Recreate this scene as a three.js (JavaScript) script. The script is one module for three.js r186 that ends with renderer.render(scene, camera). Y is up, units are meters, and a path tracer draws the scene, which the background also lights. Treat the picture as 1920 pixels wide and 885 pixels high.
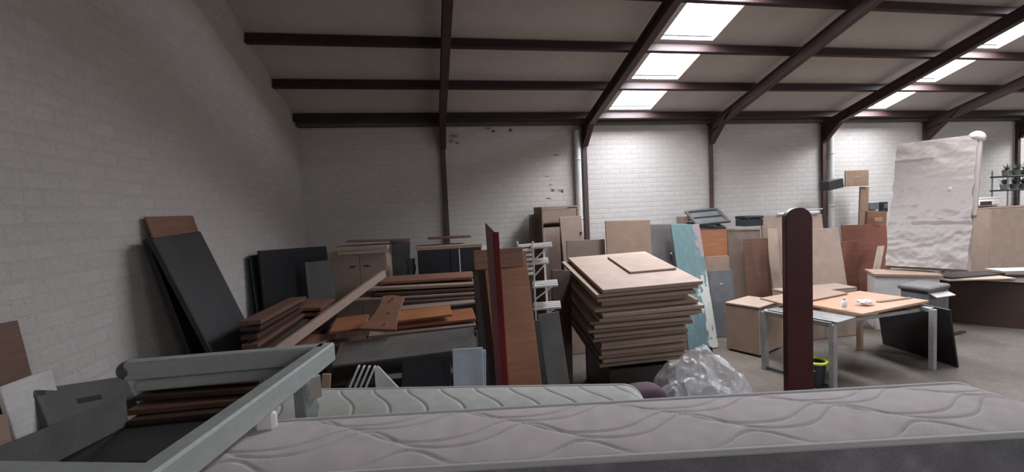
import * as THREE from 'three';
import { mergeGeometries } from 'three/addons/utils/BufferGeometryUtils.js';
import { RectAreaLightUniformsLib } from 'three/addons/lights/RectAreaLightUniformsLib.js';
import { ImprovedNoise } from 'three/addons/math/ImprovedNoise.js';

// ------------------------------------------------------------------ camera, light, exposure
const scene = new THREE.Scene();
const renderer = new THREE.WebGLRenderer({ antialias: true });
renderer.toneMapping = THREE.LinearToneMapping;
renderer.toneMappingExposure = 1.08;
renderer.shadowMap.enabled = true;
const camera = new THREE.PerspectiveCamera(2 * Math.atan(442.5 / 850) * 180 / Math.PI, 1920 / 885, 0.05, 80);
camera.rotation.order = 'YXZ';
camera.position.set(0, 2.1, 0);
camera.rotation.set(-0.0578, -0.1865, -0.045);
scene.add(camera);
scene.background = new THREE.Color(0x8f98a3);
RectAreaLightUniformsLib.init();
const SKY_GLOW = 4.0, SKY_LIGHT = 36, SKY_TINT = 0xf2f5ff;

// ------------------------------------------------------------------ helpers
let seed = 7;
const rnd = () => { seed = (seed * 1664525 + 1013904223) >>> 0; return seed / 4294967296; };
const rr = (a, b) => a + (b - a) * rnd();
const V = (a) => new THREE.Vector3(a[0], a[1], a[2]);
const taken = {};
function numbered(n) { const k = (taken[n] = (taken[n] ?? -1) + 1); return k ? n + '_' + String(k).padStart(3, '0') : n; }
function tag(o, label, category, group) { o.userData.label = label; o.userData.category = category; if (group) o.userData.group = group; return o; }
function thing(name, label, category, pos = [0, 0, 0], turn = 0, group) {
  const g = new THREE.Group(); g.name = numbered(name); g.position.set(...pos); g.rotation.y = turn; scene.add(g);
  return tag(g, label, category, group);
}
function structure(o, name) { o.name = name; o.userData.kind = 'structure'; scene.add(o); return o; }
function part(name, geo, mat, parent, pos, rot) {
  const m = new THREE.Mesh(geo, mat); m.name = name; parent.add(m);
  if (pos) m.position.set(...pos); if (rot) m.rotation.set(...rot); return m;
}
// a box with chamfered edges and uv in metres
const cbCache = {};
function cbox(w, h, t, b = 0.003, uo = 0, vo = 0) {
  const key = [w, h, t, b, uo, vo].map((x) => x.toFixed(4)).join(); if (cbCache[key]) return cbCache[key];
  b = Math.min(b, w * .3, h * .3, t * .3);
  const X = w / 2, Y = h / 2, Z = t / 2, pos = [], uv = [];
  const push = (pts, ax) => { for (const p of pts) { pos.push(...p); uv.push(ax === 0 ? p[2] + uo : p[0] + uo, ax === 1 ? p[2] + vo : p[1] + vo); } };
  const face = (pts, ax) => {                       // convex polygon, wound so that it faces away from the centre
    const a = V(pts[0]), e1 = V(pts[1]).sub(a), e2 = V(pts[2]).sub(a), n = e1.cross(e2), c = new THREE.Vector3();
    for (const p of pts) c.add(V(p)); if (n.dot(c) < 0) pts = pts.slice().reverse();
    for (let i = 1; i < pts.length - 1; i++) push([pts[0], pts[i], pts[i + 1]], ax);
  };
  const S = [-1, 1];
  for (const s of S) {
    face([[-X + b, -Y + b, s * Z], [X - b, -Y + b, s * Z], [X - b, Y - b, s * Z], [-X + b, Y - b, s * Z]], 2);
    face([[-X + b, s * Y, -Z + b], [X - b, s * Y, -Z + b], [X - b, s * Y, Z - b], [-X + b, s * Y, Z - b]], 1);
    face([[s * X, -Y + b, -Z + b], [s * X, Y - b, -Z + b], [s * X, Y - b, Z - b], [s * X, -Y + b, Z - b]], 0);
  }
  for (const s of S) for (const q of S) {
    face([[-X + b, s * (Y - b), q * Z], [X - b, s * (Y - b), q * Z], [X - b, s * Y, q * (Z - b)], [-X + b, s * Y, q * (Z - b)]], 2);
    face([[s * (X - b), -Y + b, q * Z], [s * (X - b), Y - b, q * Z], [s * X, Y - b, q * (Z - b)], [s * X, -Y + b, q * (Z - b)]], 2);
    face([[s * (X - b), q * Y, -Z + b], [s * (X - b), q * Y, Z - b], [s * X, q * (Y - b), Z - b], [s * X, q * (Y - b), -Z + b]], 1);
    for (const r of S) face([[s * (X - b), q * (Y - b), r * Z], [s * (X - b), q * Y, r * (Z - b)], [s * X, q * (Y - b), r * (Z - b)]], 2);
  }
  const g = new THREE.BufferGeometry();
  g.setAttribute('position', new THREE.Float32BufferAttribute(pos, 3)); g.setAttribute('uv', new THREE.Float32BufferAttribute(uv, 2));
  g.computeVertexNormals(); return (cbCache[key] = g);
}
const shift = (g, x, y, z, rx = 0, ry = 0, rz = 0) => { const c = g.clone(); if (rx) c.rotateX(rx); if (ry) c.rotateY(ry); if (rz) c.rotateZ(rz); return c.translate(x, y, z); };
const merge = (list) => mergeGeometries(list.map((g) => g.index ? g.toNonIndexed() : g));
// frame of a board whose visible face has corners A (near left), B (near right), C (far or top left)
function frameOf(A, B, C) {
  const a = V(A), u = V(B).sub(a), w = u.length(); u.normalize();
  const v = V(C).sub(a); v.addScaledVector(u, -v.dot(u)); const h = v.length(); v.normalize();
  const n = u.clone().cross(v); return { a, u, v, n, w, h };
}
function setFrame(o, f, t, extra = 0) {
  const c = f.a.clone().addScaledVector(f.u, f.w / 2).addScaledVector(f.v, f.h / 2).addScaledVector(f.n, -t / 2);
  o.position.copy(c); o.quaternion.setFromRotationMatrix(new THREE.Matrix4().makeBasis(f.u, f.v, f.n)); return o;
}
// one board: a chamfered slab behind its visible face; floor: continue it down its own slope to height "floor"
function board(name, label, cat, A, B, C, t, mat, o = {}) {
  const f = frameOf(A, B, C);
  if (o.floor !== undefined) {
    const low = Math.min(f.a.y, f.a.y + f.u.y * f.w, f.a.y - f.n.y * t, f.a.y + f.u.y * f.w - f.n.y * t), k = (low - o.floor) / f.v.y;
    f.a.addScaledVector(f.v, -k); f.h += k;
  }
  if (o.h) f.h = o.h;
  const m = new THREE.Mesh(cbox(f.w, f.h, t, o.b ?? 0.003, (seed % 17) * .31, (seed % 13) * .17), mat); rnd();
  m.name = numbered(name); scene.add(m); setFrame(m, f, t); tag(m, label, cat, o.group); m.userData.frame = undefined; delete m.userData.frame;
  return m;
}
// a board lying flat: front top edge from FL to FR, going back "depth" metres and rising "rise"
function flat(name, label, cat, FL, FR, depth, t, mat, o = {}) {
  const u = V(FR).sub(V(FL)), n = new THREE.Vector3(-u.z, 0, u.x).normalize();       // to the right of it, towards the viewer
  const C = V(FL).addScaledVector(n, -depth); C.y += o.rise ?? 0;
  return board(name, label, cat, FL, FR, [C.x, C.y, C.z], t, mat, o);
}
// a board leaning: top edge TL to TR, its foot "foot" metres in front of its top at height o.y0
function lean(name, label, cat, TL, TR, foot, t, mat, o = {}) {
  const u = V(TR).sub(V(TL)), n = new THREE.Vector3(-u.z, 0, u.x).normalize(), y0 = o.y0 ?? 0.002;
  const dn = n.clone().multiplyScalar(foot); dn.y = -(TL[1] - y0); const uu = u.clone().normalize(); dn.addScaledVector(uu, -dn.dot(uu));
  const A = V(TL).add(dn), B = A.clone().add(u);
  return board(name, label, cat, [A.x, A.y, A.z], [B.x, B.y, B.z], TL, t, mat, { ...o, floor: y0 });
}
function tube(points, r, seg = 8, n = 24, closed = false) { return new THREE.TubeGeometry(new THREE.CatmullRomCurve3(points.map(V), closed), n, r, seg, closed); }
function bar(a, b, w, t, bev = .003) {              // a rectangular bar from a to b
  const A = V(a), B = V(b), d = B.clone().sub(A), L = d.length(), g = cbox(w, L, t, bev).clone();
  g.applyQuaternion(new THREE.Quaternion().setFromUnitVectors(new THREE.Vector3(0, 1, 0), d.normalize()));
  return g.translate((A.x + B.x) / 2, (A.y + B.y) / 2, (A.z + B.z) / 2);
}

// ------------------------------------------------------------------ computed textures (grain and wear only)
function lattice(n, s) { let q = s; const a = new Float32Array(n * n); for (let i = 0; i < n * n; i++) { q = (q * 1664525 + 1013904223) >>> 0; a[i] = q / 4294967296; } return a; }
function tileNoise(fx, fy, s) {                     // tileable value noise with fx by fy cells
  const n = Math.max(fx, fy), a = lattice(n, s), sm = (t) => t * t * (3 - 2 * t);
  return (u, v) => {
    const x = u * fx, y = v * fy, i = Math.floor(x), j = Math.floor(y), p = sm(x - i), q = sm(y - j);
    const g = (I, J) => a[(((J % fy) + fy) % fy) * n + (((I % fx) + fx) % fx)];
    return (g(i, j) * (1 - p) + g(i + 1, j) * p) * (1 - q) + (g(i, j + 1) * (1 - p) + g(i + 1, j + 1) * p) * q;
  };
}
function texture(size, fn, repeat = 1, srgb = true) {
  const d = new Uint8Array(size * size * 4);
  for (let j = 0; j < size; j++) for (let i = 0; i < size; i++) {
    const c = fn(i / size, j / size), k = (j * size + i) * 4;
    for (let m = 0; m < 3; m++) d[k + m] = Math.max(0, Math.min(255, Math.round(255 * (Array.isArray(c) ? c[m] : c)))); d[k + 3] = 255;
  }
  const t = new THREE.DataTexture(d, size, size, THREE.RGBAFormat); t.wrapS = t.wrapT = THREE.RepeatWrapping; t.magFilter = THREE.LinearFilter;
  t.minFilter = THREE.LinearMipmapLinearFilter; t.generateMipmaps = true;
  if (srgb) t.colorSpace = THREE.SRGBColorSpace; t.repeat.set(repeat, repeat); t.needsUpdate = true; return t;
}
const n4 = tileNoise(4, 4, 11), n9 = tileNoise(9, 9, 12), n24 = tileNoise(24, 24, 13), n64 = tileNoise(64, 64, 14), n160 = tileNoise(160, 160, 15), n256 = tileNoise(256, 256, 16);
const streakA = tileNoise(5, 90, 21), streakB = tileNoise(9, 200, 22);
const T = {
  laminate: texture(512, (u, v) => .9 + .06 * (n9(u, v) - .5) + .05 * (streakB(u, v) - .5) + .04 * (n64(u, v) - .5), 1),
  grain: texture(512, (u, v) => { const w = .85 + .09 * (streakA(u, v + .03 * n4(u, v)) - .5) + .08 * (streakB(u, v) - .5) + .1 * (n4(u, v) - .5); return [w * 1.03, w, w * .96]; }, 1),
  chip: texture(512, (u, v) => { const w = .84 + .2 * (n160(u, v) - .5) + .14 * (n64(u, v) - .5) + .08 * (n9(u, v) - .5); return [w, w * .985, w * .96]; }, 2),
  scuffed: texture(512, (u, v) => { const s = n256(u, v) > .93 && n9(u, v) > .52 ? .22 : 0; return .82 + .12 * (n9(u, v) - .5) + .08 * (n64(u, v) - .5) + s; }, 1),
  paint: texture(1024, (u, v) => { const b = n9(u, v) * .5 + n24(u, v) * .5, fl = n160(u, v) > .9 && n24(u, v) > .62 ? -.1 : 0; const w = .91 + .05 * (b - .5) + .05 * (n256(u, v) - .5) + fl; return [w, w * .99, w * .975]; }, .31),
  concrete: texture(1024, (u, v) => { const b = n4(u, v) * .4 + n9(u, v) * .3 + n24(u, v) * .3, sp = n256(u, v) > .92 ? -.1 : 0; const w = .8 + .28 * (b - .5) + .1 * (n160(u, v) - .5) + sp; return [w * 1.02, w, w * .95]; }, .25),
  cloth: texture(512, (u, v) => { const w = .9 + .05 * Math.sin(u * 512 * .785) * Math.sin(v * 512 * .785) + .06 * (n9(u, v) - .5) + .08 * (n256(u, v) - .5); return w; }, 3),
  velvet: texture(512, (u, v) => .74 + .3 * (n9(u, v) - .5) * (n24(u, v)) + .14 * (n24(u, v) - .5) + .1 * (n256(u, v) - .5), 1.3),
  steel: texture(512, (u, v) => { const r = n24(u, v) * .6 + n64(u, v) * .4, w = .86 + .14 * (n9(u, v) - .5) + .1 * (n160(u, v) - .5); return r > .74 ? [w * .93, w * .9, w * .87] : [w, w, w]; }, 1),
  film: texture(512, (u, v) => { const a = Math.abs(n9(u, v) - .5) + .6 * Math.abs(n24(u, v) - .5) + .4 * Math.abs(n64(u, v) - .5); return .35 + a; }, 1, false),
  rough: texture(512, (u, v) => .5 + .5 * (n160(u, v) * .5 + n64(u, v) * .5 - .5), 1, false),
};
function M(hex, o = {}) { const { map = 'laminate', rough = .6, metal = 0, ...rest } = o; return new THREE.MeshStandardMaterial({ color: hex, map: map ? T[map] : null, roughness: rough, metalness: metal, ...rest }); }
const m = {
  paint: M(0xd2cfcc, { map: 'paint', rough: .85, bumpMap: T.rough, bumpScale: .0015 }), paintB: M(0xd1cecb, { map: 'paint', rough: .85 }), paintC: M(0xd3d0cd, { map: 'paint', rough: .85 }),
  mortar: M(0xcfccc9, { map: 'paint', rough: .95 }), bare: M(0x8a6f60, { map: 'chip', rough: .95 }), bareLight: M(0xb3a69d, { map: 'chip', rough: .95 }), bareGrey: M(0x857d76, { map: 'chip', rough: .95 }),
  concrete: M(0x716a63, { map: 'concrete', rough: .8, bumpMap: T.rough, bumpScale: .002 }),
  lining: M(0xd9d4d1, { map: 'paint', rough: .9 }), oxide: M(0x3a2321, { map: 'steel', rough: .6 }), oxideLight: M(0x523d3a, { map: 'steel', rough: .6 }),
  plate: M(0x6d6c6c, { map: 'concrete', rough: .8 }), pipe: M(0xdcdcd8, { rough: .4 }),
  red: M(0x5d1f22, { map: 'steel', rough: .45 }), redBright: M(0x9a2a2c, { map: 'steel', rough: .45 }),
  beige: M(0xb09a89, { rough: .75 }), beigeB: M(0xa89180, { rough: .75 }), beigeC: M(0xc2ad9c, { rough: .7 }), beigeEdge: M(0xb08f75, { map: 'chip', rough: .8 }), stackB: M(0xae9580, { rough: .75 }),
  tan: M(0xa28975, { rough: .7 }), taupe: M(0x8c786b, { rough: .7 }), brown: M(0x795a4d, { map: 'grain', rough: .5 }), brownB: M(0x916b58, { map: 'grain', rough: .5 }), brownD: M(0x4b3a33, { map: 'grain', rough: .55 }),
  orange: M(0xb27a54, { map: 'grain', rough: .42 }), orangeB: M(0xab7052, { map: 'grain', rough: .42 }), redBrown: M(0x8d5a4b, { map: 'grain', rough: .5 }),
  dark: M(0x3b3c3e, { map: 'scuffed', rough: .5 }), navy: M(0x23272d, { map: 'scuffed', rough: .45 }), black: M(0x1b1b1d, { map: 'scuffed', rough: .5 }), darkWarm: M(0x3a302c, { map: 'grain', rough: .55 }),
  grey: M(0x77736e, { map: 'scuffed', rough: .6 }), greyB: M(0x66645f, { map: 'scuffed', rough: .6 }), greyDoor: M(0x716a68, { rough: .5 }), greyGreen: M(0x6f7570, { map: 'scuffed', rough: .6 }), greyBlue: M(0x75787b, { map: 'scuffed', rough: .6 }),
  white: M(0xd8d6d2, { rough: .5 }), whiteP: M(0xe2dfda, { rough: .35, map: null }), paleBlue: M(0xbdc7d3, { rough: .55 }), frame: M(0xaeb4af, { map: 'laminate', rough: .55 }), frameD: M(0x5f6463, { map: 'steel', rough: .5 }),
  silver: M(0xb4b4b2, { map: 'steel', rough: .35, metal: .35 }), chrome: M(0xd0d0d0, { map: null, rough: .2, metal: 1 }), plastic: M(0x2c2e33, { map: null, rough: .4 }), lime: M(0xb6c83a, { map: null, rough: .4 }),
  quilt: M(0xdcd3d1, { map: 'cloth', rough: .95 }), quiltB: M(0xc6c7bf, { map: 'cloth', rough: .95 }), piping: M(0xdedddA, { map: 'cloth', rough: .85 }), velvet: M(0xb0adb3, { map: 'velvet', rough: .95 }),
  card: M(0xa68a74, { map: 'chip', rough: .85 }), purple: M(0x4d2f3b, { rough: .8 }), leaf: M(0x5c6b52, { map: null, rough: .8 }), green: M(0x5f685c, { map: null, rough: .7 }),
};
m.film = new THREE.MeshPhysicalMaterial({ color: 0xe9e9ea, roughness: .22, transmission: .8, thickness: 0, side: THREE.DoubleSide, bumpMap: T.film, bumpScale: .004 });
m.wrap = new THREE.MeshPhysicalMaterial({ color: 0x9c918a, roughness: .45, clearcoat: .4, clearcoatRoughness: .3, bumpMap: T.film, bumpScale: .003 });
m.wrapEdge = new THREE.MeshPhysicalMaterial({ color: 0xc4bbb5, roughness: .4, clearcoat: .4, bumpMap: T.film, bumpScale: .004 });

// ------------------------------------------------------------------ the building
const XL = -1.84, ZB = -7.5, XR = 19.5, ZF = 7.5, EAVE = 3.515, SLOPE = .3, BAY = 2.394, COL0 = .335;
const frameLine = (z) => EAVE + SLOPE * (7.5 - Math.abs(z));          // centre of the purlins
const liningY = (z) => frameLine(z) + .075;
{ // floor
  const f = part('floor', cbox(XR - XL + .6, .2, ZF - ZB + .6, .01), m.concrete, scene, [(XL + XR) / 2, -.1, 0]); f.userData.kind = 'structure';
}
const BW = .232, BH = .085, JO = .003;
const brickGeo = [0, 1, 2, 3, 4, 5, 6, 7].map((k) => {               // a painted brick face standing 3 mm proud, with rounded arrises
  const w = BW - JO, h = BH - JO, d = .006, b = .011, X = w / 2, Y = h / 2, pos = [], uv = [];
  const q = (p) => { for (const i of [0, 1, 2, 0, 2, 3]) { pos.push(...p[i]); uv.push(p[i][0] + k * .77, p[i][1] + k * .53); } };
  q([[-X + b, -Y + b, 0], [X - b, -Y + b, 0], [X - b, Y - b, 0], [-X + b, Y - b, 0]]);
  q([[-X, -Y, -d], [X, -Y, -d], [X - b, -Y + b, 0], [-X + b, -Y + b, 0]]); q([[X - b, Y - b, 0], [X, Y, -d], [-X, Y, -d], [-X + b, Y - b, 0]]);
  q([[X, -Y, -d], [X, Y, -d], [X - b, Y - b, 0], [X - b, -Y + b, 0]]); q([[-X, Y, -d], [-X, -Y, -d], [-X + b, -Y + b, 0], [-X + b, Y - b, 0]]);
  const g = new THREE.BufferGeometry(); g.setAttribute('position', new THREE.Float32BufferAttribute(pos, 3)); g.setAttribute('uv', new THREE.Float32BufferAttribute(uv, 2)); g.computeVertexNormals(); return g;
});
// lays bricks on a wall; s runs along it, base.place(s, y, proud) turns (s, y) into a matrix
function layBricks(wall, s0, s1, topAt, matrix, score, bareAt = () => null) {
  const list = [];
  for (let r = 0; r * BH < 6; r++) for (let c = 0; c * BW < s1 - s0 - BW * .4; c++) {
    const s = s0 + (c + .5 + (r % 2 ? .5 : 0)) * BW, y = (r + .5) * BH; if (s + BW / 2 > s1 || y + BH / 2 > topAt(s)) continue;
    list.push({ s, y, p: rr(-.0009, .0006), v: Math.floor(rnd() * 8), t: rnd(), sc: score(s, y), bare: bareAt(s, y), a: rr(-.004, .004) });
  }
  list.sort((a, b) => b.sc - a.sc);
  const rest = []; let n = 0;
  for (const k of list) {
    const mt = matrix(k.s, k.y, .0014 + k.p * .5).multiply(new THREE.Matrix4().makeRotationZ(k.a));
    if ((n < 285 && k.sc > 0) || k.bare) {
      const b = new THREE.Mesh(brickGeo[k.v], k.bare ?? (k.t < .5 ? m.paint : k.t < .8 ? m.paintB : m.paintC)); b.name = 'brick'; mt.decompose(b.position, b.quaternion, b.scale); wall.add(b); n++;
    } else rest.push(brickGeo[k.v].clone().applyMatrix4(mt));
  }
  const st = part('brick_courses', merge(rest), m.paint, wall); st.userData.kind = 'stuff';
}
const basis = (x, y, z, p) => new THREE.Matrix4().makeBasis(x, y, z).setPosition(p);
const ex = new THREE.Vector3(1, 0, 0), ey = new THREE.Vector3(0, 1, 0), ez = new THREE.Vector3(0, 0, 1);
{ // back wall
  const w = new THREE.Group(); structure(w, 'wall_back');
  part('masonry', cbox(XR - XL + .6, EAVE + .08, .3, .002), m.mortar, w, [(XL + XR) / 2, (EAVE + .08) / 2, ZB - .15]);
  layBricks(w, XL, 13.2, () => EAVE - .02, (s, y, p) => basis(ex, ey, ez, new THREE.Vector3(s, y, ZB + p)), (s, y) => y < 1.7 ? -1 : 10 - Math.hypot(s, y - 2.1));
  // places where the paint has come off: ragged scabs of bare brick and old mortar
  const scab = (c, w, h, mt) => { const n = 22, s = new THREE.Shape(); for (let i = 0; i < n; i++) { const a = i / n * 6.283, k = .45 + .5 * rnd(); const x = Math.cos(a) * w * k, y = Math.sin(a) * h * k; i ? s.lineTo(x, y) : s.moveTo(x, y); } part('bare_patch', new THREE.ExtrudeGeometry(s, { depth: .004, bevelEnabled: false }), mt, w0, [c[0], c[1], ZB - .0005]); };
  const w0 = w;
  scab([0.519, 3.34, -7.5], .1, .04, m.bareLight); scab([0.48, 3.264, -7.5], .06, .05, m.bareLight); scab([0.573, 3.228, -7.5], .05, .02, m.bareGrey); scab([1.094, 3.454, -7.5], .08, .03, m.bareLight); scab([1.181, 3.41, -7.5], .05, .03, m.bareGrey);
  scab([1.469, 3.424, -7.5], .04, .05, m.bareGrey); scab([2.154, 2.398, -7.5], .05, .035, m.bareGrey); scab([2.287, 2.393, -7.5], .07, .03, m.bareLight); scab([2.324, 2.374, -7.5], .03, .035, m.bareGrey); scab([2.073, 2.265, -7.5], .07, .018, m.bareGrey); scab([2.13, 2.499, -7.5], .05, .015, m.bareLight); scab([2.245, 2.993, -7.5], .08, .02, m.bareLight); scab([2.061, 2.637, -7.5], .06, .01, m.bareLight);
}
{ // left wall, gable end under the roof slope
  const w = new THREE.Group(); structure(w, 'wall_left');
  const s = new THREE.Shape([[ZF + .3, 0], [ZF + .3, liningY(ZF)], [0, liningY(0)], [ZB - .3, liningY(ZB)], [ZB - .3, 0]].map(([a, b]) => new THREE.Vector2(a, b)));
  const g = new THREE.ExtrudeGeometry(s, { depth: .3, bevelEnabled: false }); g.rotateY(-Math.PI / 2);
  part('masonry', g, m.mortar, w, [XL, 0, 0]);
  layBricks(w, 0, 6.6, (q) => liningY(ZB + q) - .03, (q, y, p) => basis(ez.clone().negate(), ey, ex, new THREE.Vector3(XL + p, y, ZB + q)),
    (q, y) => { const z = ZB + q; if (z > -2.2 || y < 1.2 || y > 3.9) return -1; return 10 - Math.hypot(1.84, z, y - 2.1); });
}
{ // right and front walls, out of view
  const a = new THREE.Group(); structure(a, 'wall_right');
  const s = new THREE.Shape([[ZF + .3, 0], [ZF + .3, liningY(ZF)], [0, liningY(0)], [ZB - .3, liningY(ZB)], [ZB - .3, 0]].map(([p, q]) => new THREE.Vector2(p, q)));
  const g = new THREE.ExtrudeGeometry(s, { depth: .3, bevelEnabled: false }); g.rotateY(-Math.PI / 2); part('masonry', g, m.mortar, a, [XR + .3, 0, 0]);
  const b = new THREE.Group(); structure(b, 'wall_front'); part('masonry', cbox(XR - XL + .6, EAVE + .08, .3, .002), m.mortar, b, [(XL + XR) / 2, (EAVE + .08) / 2, ZF + .15]);
}
// roof lining: white boards between rafters and purlins, with openings for the rooflights
const PUR = [-7.242, -6.39, -5.538, -4.686, -3.834, -2.982, -2.13, -1.278, -.426];
const LIGHTX = [2, 4, 6].map((k) => [COL0 + (k - 1) * BAY + .36, COL0 + (k - 1) * BAY + 1.1]);
const ANG = Math.atan(SLOPE), CA = Math.cos(ANG);
{
  const roof = new THREE.Group(); structure(roof, 'ceiling');
  const rows = [-7.8, ...PUR, 0];
  const panel = (x0, x1, z0, z1, side) => {         // z0 < z1 <= 0 on the back slope
    const zc = (z0 + z1) / 2, p = part('lining_board', cbox(x1 - x0, .05, (z1 - z0) / CA, .002, zc), m.lining, roof, [(x0 + x1) / 2, liningY(zc) + .025 / CA, side * zc]);
    p.rotation.x = -ANG * side;
  };
  for (const side of [1, -1]) for (let r = 0; r < rows.length - 1; r++) {
    const z0 = rows[r], z1 = rows[r + 1];
    if (r === 0 || r > 5) { panel(XL - .3, XR + .3, z0, z1, side); continue; }
    let x = XL - .3; const cuts = side > 0 || r < 3 ? LIGHTX : LIGHTX.slice(1);
    const edges = []; for (let k = 0; k < 9; k++) edges.push(COL0 + k * BAY);
    const bounds = [...edges, ...cuts.flat(), XR + .3].filter((e) => e > x).sort((p, q) => p - q);
    for (const e of bounds) { if (!cuts.some(([a, b]) => Math.abs(x - a) < 1e-6 && Math.abs(e - b) < 1e-6)) panel(x, e, z0, z1, side); else { panel(x, e, z0, z0 + .06, side); panel(x, e, z1 - .06, z1, side); } x = e; }
  }
}
{ // rooflights: translucent sheets in the openings, each with its daylight; unseen front-slope rows are set as fill light
  const glow = new THREE.MeshStandardMaterial({ color: 0xffffff, emissive: SKY_TINT, emissiveIntensity: SKY_GLOW, roughness: .5 });
  let n = 0;
  for (const side of [1, -1]) for (const [a, b] of LIGHTX) for (let r = 0; r < (side < 0 && a < 4 ? 2 : 5); r++) {
    const z0 = PUR[r] + .06, z1 = PUR[r + 1] - .06, zc = (z0 + z1) / 2, w = b - a, h = (z1 - z0) / CA;
    const g = new THREE.Group(); structure(g, 'window_' + (++n)); g.position.set((a + b) / 2, liningY(zc) + .05, side * zc); g.rotation.x = -ANG * side;
    part('pane', cbox(w, .006, h, .001), glow, g, [0, .02, 0]);
    for (const s of [-1, 1]) part('upstand', cbox(.012, .06, h, .002), m.lining, g, [s * (w / 2 - .006), -.005, 0]);
    const l = new THREE.RectAreaLight(SKY_TINT, SKY_LIGHT, w - .04, h - .02); l.name = 'daylight'; l.position.set(0, .005, 0); l.rotation.x = -Math.PI / 2; g.add(l);
  }
}
{ // steel frames: column, haunch plate and rafters are one welded frame
  const word = ['nearest the left wall', 'beside the first white downpipe from the left', 'in the middle of the back wall, without a downpipe', 'beside the white downpipe near the wrapped panel', 'behind the tall wrapped panel', 'at the far right past the wrapped panel'];
  for (let k = 0; k < 6; k++) {
    const x = COL0 + k * BAY, f = thing('steel_portal_frame', 'dark red steel roof frame ' + word[k], 'steel frame', [x, 0, 0], 0, 'steel roof frames');
    const col = merge([cbox(.075, EAVE - .08, .012, .002).clone().translate(0, (EAVE - .08) / 2, ZB + .075), cbox(.012, EAVE - .08, .07, .002).clone().translate(0, (EAVE - .08) / 2, ZB + .04)]);
    part('column', col, m.oxideLight, f);
    const L = 7.45 / CA;
    for (const side of [1, -1]) {
      const I = merge([cbox(.1, .012, L, .002), cbox(.1, .012, L, .002).clone().translate(0, .15, 0), cbox(.01, .15, L, .002).clone().translate(0, .075, 0)]);
      const r = part('rafter', I, m.oxideLight, f, [0, frameLine(-3.72) - .215, side * -3.72]); r.rotation.x = -ANG * side;
    }
    const hs = new THREE.Shape([[0, 0], [.05, -.34], [.09, -.34], [.62, .17], [0, -.02]].map(([p, q]) => new THREE.Vector2(p, q)));
    const hg = new THREE.ExtrudeGeometry(hs, { depth: .012, bevelEnabled: false }); hg.rotateY(-Math.PI / 2);
    part('haunch_plate', hg, m.oxideLight, f, [.006, EAVE - .06, ZB + .02]);
    part('haunch_flange', bar([0, EAVE - .40, ZB + .1], [0, EAVE + .1, ZB + .64], .1, .012), m.oxideLight, f);
  }
}
{
  const word = ['lowest dark roof purlin, along the top of the back wall', 'second dark roof purlin up from the back wall', 'third dark roof purlin up from the back wall', 'fourth dark roof purlin up, at the top edge of the picture', 'fifth dark roof purlin up from the back wall', 'sixth dark roof purlin up from the back wall', 'seventh dark roof purlin up from the back wall', 'eighth dark roof purlin up from the back wall', 'dark roof purlin next to the ridge'];
  PUR.forEach((z, i) => {
    const p = part(numbered('roof_purlin'), cbox(XR - XL - .02, .115, .055, .004), m.oxide, scene, [(XR + XL) / 2, frameLine(z) + .002, z]); p.rotation.x = -ANG; tag(p, word[i], 'beam', 'roof purlins');
  });
  const t = part('trim_1', cbox(XR - XL, .09, .14, .006), m.plate, scene, [(XR + XL) / 2, EAVE + .02, ZB + .07]); t.userData.kind = 'structure';
}
{ // downpipes
  const d = (x, label, mt) => { const g = thing('downpipe', label, 'pipe', [x, 0, ZB + .075], 0, 'white downpipes'); part('pipe', new THREE.CylinderGeometry(.055, .055, EAVE - .12, 20), mt, g, [0, (EAVE - .12) / 2, 0]); for (const y of [1.9, 2.9]) part('bracket', new THREE.TorusGeometry(.058, .008, 6, 20), mt, g, [0, y, 0], [Math.PI / 2, 0, 0]); };
  d(COL0 + BAY - .13, 'smooth white downpipe left of the steel column behind the open wardrobe', m.pipe);
  d(COL0 + 3 * BAY + .14, 'white downpipe right of the steel column near the cardboard stand', m.pipe);
}

// ------------------------------------------------------------------ mattresses in the foreground
const SCurve = (t) => t - Math.sin(2 * Math.PI * t) / (2 * Math.PI) * .9;
function leafGroove(s, t, T) {                      // quilted leaf outlines on a border strip: s along, t across (0..T)
  let g = 0; const P = .4, y = t / T;
  for (const [base, ph, amp] of [[.12, 0, .15], [.2, .12, .17], [.5, .42, .15], [.58, .54, .17], [.9, .84, .13]]) {      // pairs of waves that part and meet again
    const a = 2 * Math.PI * (s / P - ph), yc = base - amp * Math.cos(a + .45 * Math.sin(a)), sl = amp * T * 2 * Math.PI / P * Math.sin(a), d = Math.abs(y - yc) * T / Math.sqrt(1 + sl * sl);
    g = Math.max(g, Math.exp(-(d * d) / (.0034 * .0034)));
  }
  return g;
}
function waveGroove(x, y) {                         // slanting wavy quilting of the big face
  let g = 0; const P = .155; const f = x - y * .62 + .014 * Math.sin(y * 24) , r = f / P - Math.round(f / P), d = Math.abs(r) * P * .86;
  g = Math.exp(-(d * d) / (.006 * .006)); return g;
}
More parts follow.
